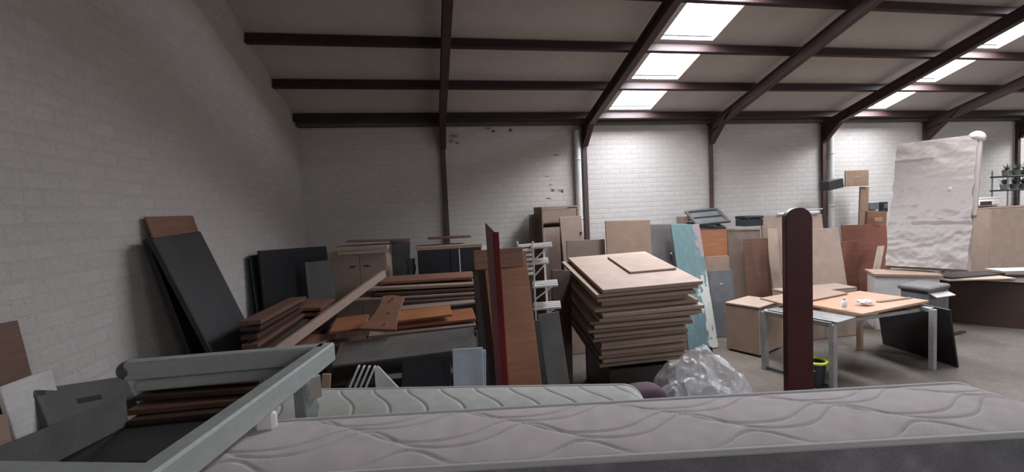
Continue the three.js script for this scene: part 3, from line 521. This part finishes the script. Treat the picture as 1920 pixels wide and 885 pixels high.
// ------------------------------------------------------------------ plastic film heap
{
  const noise = new ImprovedNoise();
  const blob = (w, h, d, s, k) => {
    const g = new THREE.IcosahedronGeometry(1, 40), p = g.attributes.position, q = [];
    for (let i = 0; i < p.count; i++) {
      const x = p.getX(i), y = p.getY(i), z = p.getZ(i); let r = 1 + .14 * noise.noise(x * 1.2 + s, y * 1.4, z * 1.4);
      r += .1 * (.4 - Math.abs(noise.noise(x * 2.2 + s, y * 1.6 + 5, z * 2.2))) + .035 * (.4 - Math.abs(noise.noise(x * 5 + s, y * 4, z * 5)));
      const sq = 1 + .3 * (1 - Math.abs(y)); p.setXYZ(i, x * r * w * sq, Math.max(0, (Math.sign(y) * Math.pow(Math.abs(y), .95) * .54 + .46) * r * h), z * r * d * sq); q.push(x * 1.5 + z, y * 1.5 + z * .7);
    }
    g.setAttribute('uv', new THREE.Float32BufferAttribute(q, 2)); g.computeVertexNormals(); return g;
  };
  const o = thing('plastic_film_heap', 'heap of crumpled clear plastic film on the floor before the tall stack', 'plastic film', [2.169, 0.451, -3.316]); o.position.y = .003;
  part('film', blob(.31, .8, .3, 1.3), m.film, o, [.04, 0, -.05]); part('film', blob(.25, .68, .22, 6.1), m.film, o, [-.2, 0, .06]); part('film_fold', blob(.2, .58, .18, 3.7), m.film, o, [.2, 0, .12]);
  const tl = new THREE.PlaneGeometry(.5, .3, 30, 18), p = tl.attributes.position; for (let i = 0; i < p.count; i++) p.setZ(i, .03 + .03 * noise.noise(p.getX(i) * 9, p.getY(i) * 9, 2) + .02 * noise.noise(p.getX(i) * 20, p.getY(i) * 20, 4)); tl.rotateX(-Math.PI / 2); tl.computeVertexNormals();
  part('film_tail', tl, m.film, o, [.95, .0, -.8], [0, -.5, 0]);
}
{
  const s = thing('purple_cushion', 'dark purple cushion between the green-white mattress and the film heap', 'cushion', [1.368, 0.802, -2.775]); s.position.y = 0;
  const g = new THREE.SphereGeometry(1, 40, 26), p = g.attributes.position; for (let i = 0; i < p.count; i++) { const x = p.getX(i), y = p.getY(i), z = p.getZ(i), k = (v) => Math.sign(v) * Math.pow(Math.abs(v), .6); p.setXYZ(i, k(x) * .2, k(y) * .42 + .47, k(z) * .14); } g.computeVertexNormals(); part('cushion_body', g, m.purple, s);
  part('seam', new THREE.TorusGeometry(.2, .006, 6, 40), m.black, s, [0, .42, .02], [0, 0, 0]);
}
// ------------------------------------------------------------------ middle of the back wall
{ // open wardrobe
  const A = [1.776, 2.107, -6.85], B = [2.375, 2.081, -6.85], w = B[0] - A[0], H = A[1] - .01, D = .52, o = thing('open_wardrobe', 'tall open beige wardrobe against the back wall by the first downpipe', 'wardrobe', [(A[0] + B[0]) / 2, 0, A[2] - D / 2]);
  part('side_panel', cbox(.02, H, D, .002), m.taupe, o, [-w / 2 + .01, H / 2, 0]); part('side_panel', cbox(.02, H, D, .002), m.tan, o, [w / 2 - .01, H / 2, 0]);
  part('back_panel', cbox(w - .04, H - .02, .008, .002), m.beigeB, o, [0, H / 2, -D / 2 + .01]); part('top_panel', cbox(w, .025, D, .002), m.beigeB, o, [0, H + .0125, 0]);
  part('front_rail', cbox(w - .04, .22, .018, .002), m.beige, o, [0, H - .12, D / 2 - .02]); part('shelf', cbox(w - .04, .018, D - .06, .002), m.beigeC, o, [0, H - .24, 0]);
  part('inner_panel', cbox(w * .45, H - .3, .016, .002), m.beigeC, o, [-w * .24, (H - .3) / 2, D / 2 - .03]);
}
{
  const d = lean('wardrobe_door', 'loose beige wardrobe door with black knob leaning on the open wardrobe', 'door', [1.988, 1.957, -6.6], [2.335, 1.965, -6.6], .2, .02, m.beige);
  part('knob', new THREE.SphereGeometry(.016, 14, 10), m.black, d, [.14, .72, .02]); part('edge_strip', cbox(.006, 1.9, .03, .001), m.brownD, d, [-.175, 0, 0]);
}
lean('white_board', 'thin white board leaning on the back wall behind the orange-brown board', 'board', [0.848, 1.546, -7.2], [1.176, 1.526, -7.2], .2, .018, m.white);
lean('tan_board', 'brownish board leaning left of the wardrobe in its own shadow', 'board', [1.645, 2.013, -7.15], [1.769, 2.007, -7.15], .12, .018, m.taupe);
lean('tan_board', 'low brown board standing behind the left end of the tall stack', 'board', [1.956, 1.627, -6.2], [2.537, 1.617, -6.2], .12, .02, m.taupe);
lean('beige_board', 'square beige board standing behind the tall stack', 'board', [2.513, 1.883, -6.1], [3.23, 1.863, -6.15], .18, .02, m.tan);
{
  const d = lean('grey_door', 'grey-brown door with bright knob behind the tall stack', 'door', [3.367, 1.779, -6.45], [3.77, 1.767, -6.45], .28, .035, m.greyDoor);
  part('knob', new THREE.SphereGeometry(.022, 14, 10), m.chrome, d, [.12, .42, .035]);
}
{ // teal panel with peeled white patches
  const f = n9, g2 = n24, teal = (u, v) => {         // v up, 0..1 over the panel
    const e = u + .25 * (n24(u * .7, v) - .5) + .12 * (n64(u, v) - .5), low = v < .62, cut = low ? .62 + .9 * Math.max(0, v - .2) * .2 + .35 * Math.abs(v - .34) : 2;
    if (low && e > cut && n9(u, v * 1.3) + .35 * n64(u, v) > .42) return [.74, .74, .71];
    if (v > .72 && e > .78 + .2 * (1 - v)) return [.6, .52, .53];
    const w = .95 + .1 * (n24(u, v) - .5); return [.4 * w, .51 * w, .515 * w];
  };
  const p = lean('teal_board', 'teal painted panel with peeled white patches right of the tall stack', 'panel', [3.589, 1.773, -6.2], [4.055, 1.758, -6.2], .5, .03, M(0xffffff, { map: null, rough: .5 }));
  const g = p.geometry.clone(), ps = g.attributes.position, uv = g.attributes.uv; g.computeBoundingBox(); const bb = g.boundingBox; for (let i = 0; i < ps.count; i++) uv.setXY(i, (ps.getX(i) - bb.min.x) / (bb.max.x - bb.min.x) * .98 + .01, (ps.getY(i) - bb.min.y) / (bb.max.y - bb.min.y) * .98 + .01);
  p.geometry = g; p.material.map = texture(512, teal, 1);
}
{ const b = part(numbered('black_block'), cbox(.2, .07, .1, .006), m.black, scene, [3.71, 0.035, -5.609]); b.rotation.y = .2; tag(b, 'small black block on the floor at the foot of the teal panel', 'block'); }
lean('orange_board', 'orange wood panel behind the teal panel', 'panel', [4.412, 1.631, -6.75], [4.923, 1.613, -6.75], .12, .02, m.orange);
lean('beige_board', 'small beige panel below the orange panel, beside the teal panel', 'panel', [4.352, 1.217, -6.5], [4.771, 1.207, -6.5], .1, .02, m.tan);
{ const d = lean('grey_board', 'speckled grey panel standing right of the teal panel', 'panel', [4.259, 1.017, -6.3], [4.658, 1.014, -6.3], .16, .02, m.greyBlue); part('label_sticker', cbox(.04, .012, .001, .0003), m.whiteP, d, [0, .3, .0105]); }
lean('brown_board', 'wide dark brown board left of the black box on the boards', 'board', [4.996, 1.588, -6.85], [5.632, 1.563, -6.85], .2, .03, m.taupe);
flat('beige_board', 'beige strip lying along the top of the dark brown boards', 'board', [4.446, 1.644, -6.83], [5.626, 1.583, -6.83], .12, .02, m.beigeB);
lean('brown_board', 'medium brown board leaning right of the grey speckled panel', 'board', [5.115, 1.45, -6.6], [5.585, 1.441, -6.6], .14, .02, m.brown);
{ // old window frames
  const mk = (label, px, o2, rot) => { const o = thing('window_sash', label, 'window frame', px); o.rotation.set(...rot); const w = .62, h = .42; for (const s of [-1, 1]) { part('stile', cbox(.045, h, .035, .004), m.greyB, o, [s * (w / 2 - .022), 0, 0]); part('rail', cbox(w - .09, .045, .035, .004), m.greyB, o, [0, s * (h / 2 - .022), 0]); } part('glazing_bar', cbox(w - .09, .03, .03, .003), m.greyB, o, [0, .0, 0]); part('pane', cbox(w - .085, h - .085, .004, .001), m.greyBlue, o, [0, 0, -.012]); return o; };
  mk('grey window frame lying on the boards, the upper one', [4.665, 1.838, -6.9], 0, [-1.0, -.05, 0]);
  mk('grey window frame lying on the boards, the lower one', [4.715, 1.714, -7.1], 0, [-1.25, .08, 0]);
  const b = part(numbered('taupe_block'), cbox(.12, .12, .2, .006), m.taupe, scene, [4.332, 1.797, -7.1]); tag(b, 'taupe block left of the grey window frames', 'block');
}
{ const o = thing('black_toolbox', 'flat black case lying on the brown boards', 'case', [5.528, 1.62, -6.98]); part('case_body', cbox(.36, .12, .26, .012), m.plastic, o, [0, .075, 0]); part('case_lid', cbox(.37, .05, .27, .012), m.navy, o, [0, .165, 0]); for (const x of [-.12, .12]) part('latch', cbox(.03, .04, .012, .003), m.dark, o, [x, .13, .138]); }
lean('beige_board', 'tall beige board at the back behind the broad red post', 'board', [5.852, 1.8, -7.1], [7.129, 1.77, -7.1], .25, .02, m.beige);
{ const o = thing('white_curtain_rail', 'white rail lying on top of the tall beige board', 'rail', [6.624, 1.812, -7.08]); part('rail_body', cbox(.85, .035, .05, .006), m.whiteP, o); part('rail_body', cbox(.62, .02, .04, .004), m.white, o, [.2, .05, -.02]); part('hook', new THREE.TorusGeometry(.022, .006, 6, 16), m.black, o, [-.2, .03, .03]); }
{ // warped sheet
  const pts = [[0, 0], [.02, .25], [.055, .5], [.05, .72], [.0, 1.0], [-.025, 1.3], [-.03, 1.62]], c = new THREE.CatmullRomCurve3(pts.map(([a, b]) => new THREE.Vector3(a, b, 0))).getPoints(40);
  const s = new THREE.Shape([...c.map((p) => new THREE.Vector2(p.x, p.y)), ...c.slice().reverse().map((p) => new THREE.Vector2(p.x - .012, p.y))]), g = new THREE.ExtrudeGeometry(s, { depth: .22, bevelEnabled: false });
  const o = part(numbered('warped_sheet'), g, m.beigeC, scene, [5.365, 0.388, -6.3]); o.position.y = .004; o.rotation.y = -.1; tag(o, 'warped pale plywood sheet seen edge-on left of the broad red post', 'sheet');
}
lean('beige_board', 'largest beige board, leaning behind the desk and the broad red post', 'board', [5.601, 1.583, -6.35], [6.694, 1.561, -6.35], .3, .02, m.beige);
lean('red_brown_board', 'wide red-brown panel between the large beige board and the wrapped panel', 'panel', [7.448, 1.551, -7], [8.436, 1.521, -7], .2, .02, m.redBrown);
lean('red_brown_board', 'narrow red-brown panel in front of the wide red-brown panel', 'panel', [7.181, 1.278, -6.75], [7.495, 1.27, -6.75], .12, .02, m.redBrown);
for (let i = 0; i < 3; i++) { const a = V([7.304, 0.539, -6.5]), b = V([7.974, 1.146, -6.75]), p = part(numbered('pale_batten'), bar([a.x + i * .045, a.y - .3, a.z + .12], [b.x + i * .045, b.y, b.z], .035, .03), m.beigeC, scene); tag(p, ['left', 'middle', 'right'][i] + ' pale batten leaning on the red-brown panels', 'batten', 'pale battens'); }
// ------------------------------------------------------------------ cardboard stand by the wall
{
  const o = thing('cardboard_stand', 'brown cardboard stand with dark tray arm on the red-brown panels', 'stand', [7.991, 1.541, -7.1]), b = [7.991, 1.541, -7.1], at = (p) => [p[0] - b[0], p[1] - b[1], p[2] - b[2]];
  const quad = (name, P, t, mt) => { const f = frameOf(...P.slice(0, 3).map(at)); const q = part(name, cbox(f.w, f.h, t, .003), mt, o); setFrame(q, f, t); return q; };
  quad('upright', [[7.943, 1.533, -7.1], [8.134, 1.524, -7.1], [7.826, 2.242, -7.1]], .03, m.card);
  const h = quad('head_plate', [[7.596, 2.248, -7.06], [8.111, 2.25, -7.06], [7.562, 2.541, -7.06]], .02, m.card); part('hand_slot', cbox(.12, .035, .004, .001), m.beigeB, h, [0, .02, .011]);
  quad('tray_arm', [[7.2, 2.191, -7], [7.508, 2.238, -7], [7.167, 2.355, -7]], .2, m.dark);
  quad('base_block', [[8.065, 1.528, -7.05], [8.496, 1.507, -7.05], [8.064, 1.776, -7.05]], .14, m.brownB); quad('base_pad', [[8.115, 1.587, -6.95], [8.292, 1.578, -6.95], [8.115, 1.656, -6.95]], .03, m.tan);
}
{ const g = part(numbered('grey_socket_box'), cbox(.22, .13, .08, .006), m.greyBlue, scene, [8.653, 1.857, -7.455]); tag(g, 'small grey box beside the cardboard stand', 'box');
  const d = thing('dark_adapter', 'small dark device between the grey box and the wrapped panel', 'device', [8.889, 1.826, -7.44]); part('device_body', cbox(.12, .2, .1, .01), m.plastic, d); part('device_face', cbox(.07, .09, .01, .003), m.grey, d, [0, .02, .053]); }
// ------------------------------------------------------------------ tall wrapped panel
{
  const P = [[7.217, 0.934, -6.011], [7.604, 0.945, -5.142], [7.797, 2.904, -6.294]], f = frameOf(...P), t = .16, o = new THREE.Group(); o.name = numbered('wrapped_panel'); scene.add(o); setFrame(o, f, t); tag(o, 'tall panel wrapped in cloudy plastic film, standing on the white counter', 'wrapped panel');
  const noise = new ImprovedNoise(), g = new THREE.BoxGeometry(f.w, f.h, t, 70, 110, 8), p = g.attributes.position, uv = g.attributes.uv;
  for (let i = 0; i < p.count; i++) { const x = p.getX(i), y = p.getY(i), z = p.getZ(i), e = 1 + .035 * noise.noise(y * 3.1, z * 4, 1.5), q = .012 * noise.noise(x * 5, y * 5, 3) + .008 * (.5 - Math.abs(noise.noise(x * 2, y * 9, 7))) + .005 * noise.noise(x * 16, y * 16, 5); uv.setXY(i, x, y); p.setXYZ(i, x * e + .02 * Math.sign(x) * noise.noise(y * 6, 2, z * 3), y, z + Math.sign(z) * q * .8); }
  g.computeVertexNormals(); part('film_wrap', g, m.wrap, o);
  for (const [y, x0, x1] of [[f.h * .34, -.5, -.0], [-f.h * .16, -.2, .5]]) { const b = new THREE.PlaneGeometry((x1 - x0) * f.w, .05, 40, 3), bp = b.attributes.position; for (let i = 0; i < bp.count; i++) bp.setZ(i, .008 * noise.noise(bp.getX(i) * 8, bp.getY(i) * 30, y * 7)); b.computeVertexNormals(); part('film_fold', b, m.wrapEdge, o, [(x0 + x1) / 2 * f.w, y, t / 2 + .024], [.35, 0, 0]); }
  part('corner_pad', new THREE.SphereGeometry(.1, 20, 14), m.wrapEdge, o, [f.w / 2 - .02, f.h / 2 - .02, 0]); part('edge_padding', new THREE.CapsuleGeometry(.05, f.h * .55, 6, 14), m.wrap, o, [f.w / 2 + .0, f.h * .18, 0]);
  part('tape_patch', cbox(.04, .04, .002, .0005), m.wrapEdge, o, [.24 * f.w, f.h * .1, t / 2 + .018]);
}
// ------------------------------------------------------------------ desk with silver legs and what is on and under it
{
  const o = thing('office_desk', 'silver-legged office desk with its left end bare', 'desk'), h = .72;
  const FLn = [4.238, 0, -4.091], FLf = [4.01, 0, -4.819], FRn = [5.759, 0, -4.232], FRf = [5.661, 0, -5.054];
  o.position.set(FLn[0], 0, FLn[2]); const rel = (p, y) => [p[0] - FLn[0], y, p[2] - FLn[2]];
  const legs = [[FLn, m.silver], [FLf, m.silver], [FRn, m.silver], [FRf, m.tan]];
  for (const [p, mt] of legs) part('leg', cbox(.07, h, .055, .004), mt, o, rel(p, h / 2), [0, .25, 0]);
  const beam = (p, q, w, t, y, mt, n) => part(n, bar(rel(p, y), rel(q, y), w, t), mt, o);
  beam(FLn, FLf, .06, .06, h - .005, m.silver, 'leg_crossbar'); beam(FRn, FRf, .05, .05, h - .01, m.silver, 'leg_crossbar');
  beam([FLn[0] + .02, 0, FLn[2] - .12], [FRn[0] - .02, 0, FRn[2] - .12], .04, .03, h - .03, m.silver, 'long_rail'); beam([FLf[0], 0, FLf[2] + .1], [FRf[0], 0, FRf[2] + .1], .04, .03, h - .03, m.silver, 'long_rail');
  beam(FLn, FLf, .02, .03, .03, m.frameD, 'foot_bar');
  const g = frameOf([4.21, 0.765, -4.167], [4.71, 0.765, -4.154], [4.238, 0.765, -4.958]);
  const gl = part('glass_shelf', cbox(.34, .012, .78, .003), m.silver, o, rel([(FLn[0] + FLf[0]) / 2 + .16, 0, (FLn[2] + FLf[2]) / 2 + .01], h + .032), [0, .3, 0]);
}
const DT = 'loose boards on the desk';
{
  const A = [4.654, 0.79, -4.117], B = [5.884, 0.79, -4.366], C = [4.258, 0.79, -4.824];
  board('desk_top_board', 'large orange-beige board lying askew on the desk', 'board', A, B, C, .03, m.orangeBeige ?? (m.orangeBeige = M(0xc49a7b, { rough: .45 })), { group: DT });
  board('desk_top_board', 'second beige board lying at the back of the desk', 'board', [4.209, 0.815, -4.685], [5.386, 0.815, -4.972], [4.266, 0.83, -4.927], .02, m.tan, { group: DT, h: .36 });
  const b = thing('white_bottle', 'small white bottle standing on the desk boards', 'bottle', [4.635, 0.82, -4.326]); part('bottle_body', new THREE.LatheGeometry([[0, 0], [.026, 0], [.028, .01], [.028, .06], [.014, .078], [.012, .085], [0, .086]].map(([x, y]) => new THREE.Vector2(x, y)), 20), m.whiteP, b); part('cap', new THREE.CylinderGeometry(.014, .014, .022, 16), m.white, b, [0, .095, 0]);
  const noise = new ImprovedNoise(), g = new THREE.IcosahedronGeometry(.05, 14), p = g.attributes.position; for (let i = 0; i < p.count; i++) { const x = p.getX(i), y = p.getY(i), z = p.getZ(i), k = 1 + 1.1 * noise.noise(x * 34, y * 34, z * 34); p.setXYZ(i, x * k * 1.4, Math.max(0, (y * .4 + .02) * k), z * k); } g.computeVertexNormals();
  const w = part(numbered('crumpled_paper'), g, m.whiteP, scene, [5.029, 0.805, -4.422]); tag(w, 'crumpled white wrapping right of the white bottle', 'paper');
  flat('brown_strip', 'thin brown strip lying on the desk boards behind the crumpled wrapping', 'strip', [5.285, 0.802, -4.459], [5.825, 0.802, -4.503], .05, .01, m.brownB);
}
board('black_board', 'black speckled panel leaning against the right end of the desk', 'panel', [6.161, .004, -5.16], [6.065, .004, -4.189], [6.05, .70, -5.19], .025, m.black);
{ // grey plastic crate behind the desk corner
  const o = thing('grey_crate', 'grey plastic-covered crate behind the right desk corner', 'crate', [6.68, 0.512, -5.017]); const y1 = [6.697, 0.82, -5.032][1]; o.position.y = 0; o.rotation.y = .1;
  part('crate_body', cbox(.4, y1 - .05, .34, .012), m.greyBlue, o, [0, (y1 - .05) / 2, 0]); part('cover', cbox(.45, .06, .38, .02), m.grey, o, [-.02, y1 - .02, 0], [0, 0, .06]); part('cover_fold', cbox(.36, .015, .12, .005), m.wrapEdge, o, [.0, y1 - .1, .2], [.4, 0, 0]);
}
{ // lime rimmed bucket
  const o = thing('bucket', 'black bucket with lime green rim under the desk', 'bucket', [4.151, 0, -4.243]);
  part('bucket_body', new THREE.LatheGeometry([[0, .004], [.085, .0], [.09, .01], [.115, .27], [.108, .27], [.083, .02], [0, .015]].map(([x, y]) => new THREE.Vector2(x, y)), 32), m.plastic, o);
  part('rim', new THREE.TorusGeometry(.118, .016, 10, 36), m.lime, o, [0, .275, 0], [Math.PI / 2, 0, 0]); part('handle', new THREE.TorusGeometry(.118, .006, 8, 24, Math.PI), m.lime, o, [0, .27, .02], [2.5, 0, 0]);
}
{ // carton-like pedestal left of the desk
  const a = [4.049, 0, -5.609], b = [4.237, 0, -5.185], c = [4.826, 0, -5.341], u = V(b).sub(V(a)), w = u.length(), turn = Math.atan2(-u.z, u.x), d = Math.hypot(c[0] - b[0], c[2] - b[2]), H = .68;
  const n = new THREE.Vector3(-u.z, 0, u.x).normalize(), o = thing('wooden_box', 'beige wooden box standing on the floor at the left end of the desk', 'box', [(a[0] + b[0]) / 2 - n.x * d / 2, 0, (a[2] + b[2]) / 2 - n.z * d / 2], turn);
  part('box_body', cbox(w - .004, H - .06, d - .004, .003), m.tan, o, [0, .03 + (H - .06) / 2, 0]); part('lid', cbox(w + .012, .022, d + .012, .003), m.beige, o, [0, H - .012, 0]); part('plinth', cbox(w - .06, .03, d - .06, .002), m.black, o, [0, .015, 0]); part('side_seam', cbox(.01, H - .08, .01, .001), m.beigeC, o, [w / 2, H / 2, d / 2]);
}
cabinet('low_cabinet', 'long low beige cabinet behind the desk with lime bars for a yellow-lit hole', [5.121, 0.56, -5.62], [6.239, 0.579, -5.62], .36, .7, [m.tan, m.beigeB, m.beigeB], { doors: 2, handle: m.lime, hy: .42 });  // lime handles stand for a hole lit yellow, its light put into colour
// ------------------------------------------------------------------ right side: counters, cupboards
{ // white counter
  const A = [6.734, 0.929, -5.75], B = [7.332, 0.833, -5.3], u = V(B).sub(V(A)), w = u.length(), turn = Math.atan2(-u.z, u.x), H = .872, D = .5, o = thing('white_counter', 'white fronted counter with brown top below the wrapped panel', 'counter', [(A[0] + B[0]) / 2 - Math.sin(turn) * D / 2, 0, (A[2] + B[2]) / 2 - Math.cos(turn) * D / 2], turn);
  part('front_panel', cbox(w, H - .04, .02, .003), m.white, o, [0, (H - .04) / 2, D / 2 - .02]); for (const s of [-1, 1]) part('side_panel', cbox(.02, H - .04, D - .04, .003), m.white, o, [s * (w / 2 - .01), (H - .04) / 2, -.01]); part('counter_top', cbox(w + .06, .04, D + .06, .004), m.tan, o, [0, H - .02, 0]);
}
{ // curved reception desk
  const o = thing('curved_reception_desk', 'curved dark brown reception desk with worn top, right', 'desk', [9.75, 0, -6.35]), R = 1.72, a0 = Math.PI * .92, a1 = Math.PI * .36, H = .70;
  const arc = (r0, r1, h) => { const s = new THREE.Shape(); s.absarc(0, 0, r1, a1, a0, false); s.absarc(0, 0, r0, a0, a1, true); const g = new THREE.ExtrudeGeometry(s, { depth: h, bevelEnabled: false, curveSegments: 48 }); g.rotateX(Math.PI / 2); return g.translate(0, h, 0); };
  part('curved_front', arc(R - .03, R, H), m.deskDark ?? (m.deskDark = M(0x44322d, { map: 'grain', rough: .5 })), o); part('desk_top', arc(R - .75, R + .05, .035), m.brownD, o, [0, H, 0]); part('top_edge', arc(R + .051, R + .06, .03), m.beigeC, o, [0, H + .002, 0]);
  for (const a of [a0, a1]) part('end_panel', cbox(.03, H, .5, .003), m.brownD, o, [Math.cos(a) * (R - .3), H / 2, Math.sin(a) * (R - .3)], [0, -a + Math.PI / 2, 0]);
}
const RC = 'clutter on the curved desk';
flat('dark_slab', 'dark speckled slab lying at the left end of the curved desk top', 'board', [8.116, 0.893, -6.15], [8.718, 0.833, -6], .2, .06, m.dark, { group: RC });
flat('dark_slab', 'thin black board lying along the back of the curved desk top', 'board', [7.656, 0.8, -5.37], [8.624, 0.8, -5.338], .3, .05, m.darkWarm, { group: RC });
flat('pale_board', 'pale broken board lying on the curved desk front edge', 'board', [7.558, 0.77, -5.35], [8.46, 0.77, -5.111], .25, .02, m.beigeC, { group: RC });
flat('pale_board', 'white sheet lying on the curved desk at the right picture edge', 'sheet', [8.547, 0.84, -5.323], [9.089, 0.84, -5.149], .3, .015, m.white, { group: RC });
{ const g = part(numbered('wood_scrap'), cbox(.3, .02, .06, .004), m.darkWarm, scene, [7.555, 0.012, -5.209]); g.rotation.y = .2; tag(g, 'dark wood scrap on the floor in front of the curved desk', 'scrap'); }
{
  const c = cabinet('drawer_cabinet', 'tan cabinet with two drawers behind the wrapped panel', [10.287, 1.759, -6.95], [10.97, 1.74, -6.95], .45, 1.74, [m.tan, m.taupe, m.beigeB], { doors: 1, y0: .62 });
  for (const y of [.78, 1.0]) { const d = part('drawer', cbox(.5, .2, .02, .004), m.tan, c, [0, y + .3, .45 / 2 + .03]); part('handle', cbox(.14, .014, .02, .004), m.brownD, d, [0, .03, .018]); }
  c.position.y = 0; for (const s of [-1, 1]) part('leg', cbox(.04, .62, .4, .003), m.taupe, c, [s * .28, .31, 0]);
}
cabinet('storage_cabinet', 'wide beige cupboard at the right picture edge', [10.189, 1.767, -6.55], [11.768, 1.709, -6.5], .3, 1.72, [m.beige, m.beige, m.beigeB], { doors: 2 });
{ // printer
  const b = [10.448, 1.769, -6.75], o = thing('white_printer', 'white rounded printer on top of the drawer cabinet', 'printer', [b[0], 1.766, -6.86]); part('printer_body', cbox(.5, .13, .3, .03), m.whiteP, o, [0, .065 + .002, 0]); part('lid', cbox(.48, .035, .28, .016), m.whiteP, o, [0, .148, 0]); part('paper_slot', cbox(.26, .07, .02, .004), m.brownD, o, [-.1, .055, .146]);
}
{ // plant rack
  const b = [11.071, 1.783, -6.75], o = thing('plant_rack', 'dark metal rack with grey-green plants on the wide beige cupboard', 'plant rack', [b[0], 1.747, -6.75]), top = .68;
  for (const x of [-.34, .34]) for (const z of [-.12, .12]) part('post', cbox(.02, top, .02, .003), m.green, o, [x, top / 2, z]);
  for (const y of [.3, .56]) part('shelf', cbox(.74, .03, .28, .004), m.dark, o, [0, y, 0]);
  for (const [x, y] of [[-.22, .315], [.02, .315], [.24, .315], [-.18, .575], [.06, .575], [.27, .575]]) {
    const p = part('plant_pot', new THREE.CylinderGeometry(.07, .055, .1, 18), m.greyGreen, o, [x, y + .05, 0]);
    const gs = []; for (let i = 0; i < 46; i++) { const l = rr(.06, .15), g = new THREE.PlaneGeometry(.028, l, 1, 3), q = g.attributes.position; for (let k = 0; k < q.count; k++) { const t = q.getY(k) / l + .5; q.setX(k, q.getX(k) * (1 - t * t * .9)); q.setZ(k, t * t * .04); } g.translate(0, l / 2, 0); g.rotateX(rr(.0, 1.3)); g.rotateY(rr(0, 6.28)); g.translate(0, .05, 0); g.computeVertexNormals(); gs.push(g); }
    const lf = part('leaves', merge(gs), m.leaf2 ?? (m.leaf2 = M(0x66705e, { map: null, rough: .8, side: THREE.DoubleSide })), p);
  }
}

scene.traverse((o) => { if (o.isMesh) { o.castShadow = true; o.receiveShadow = true; } });
renderer.render(scene, camera);
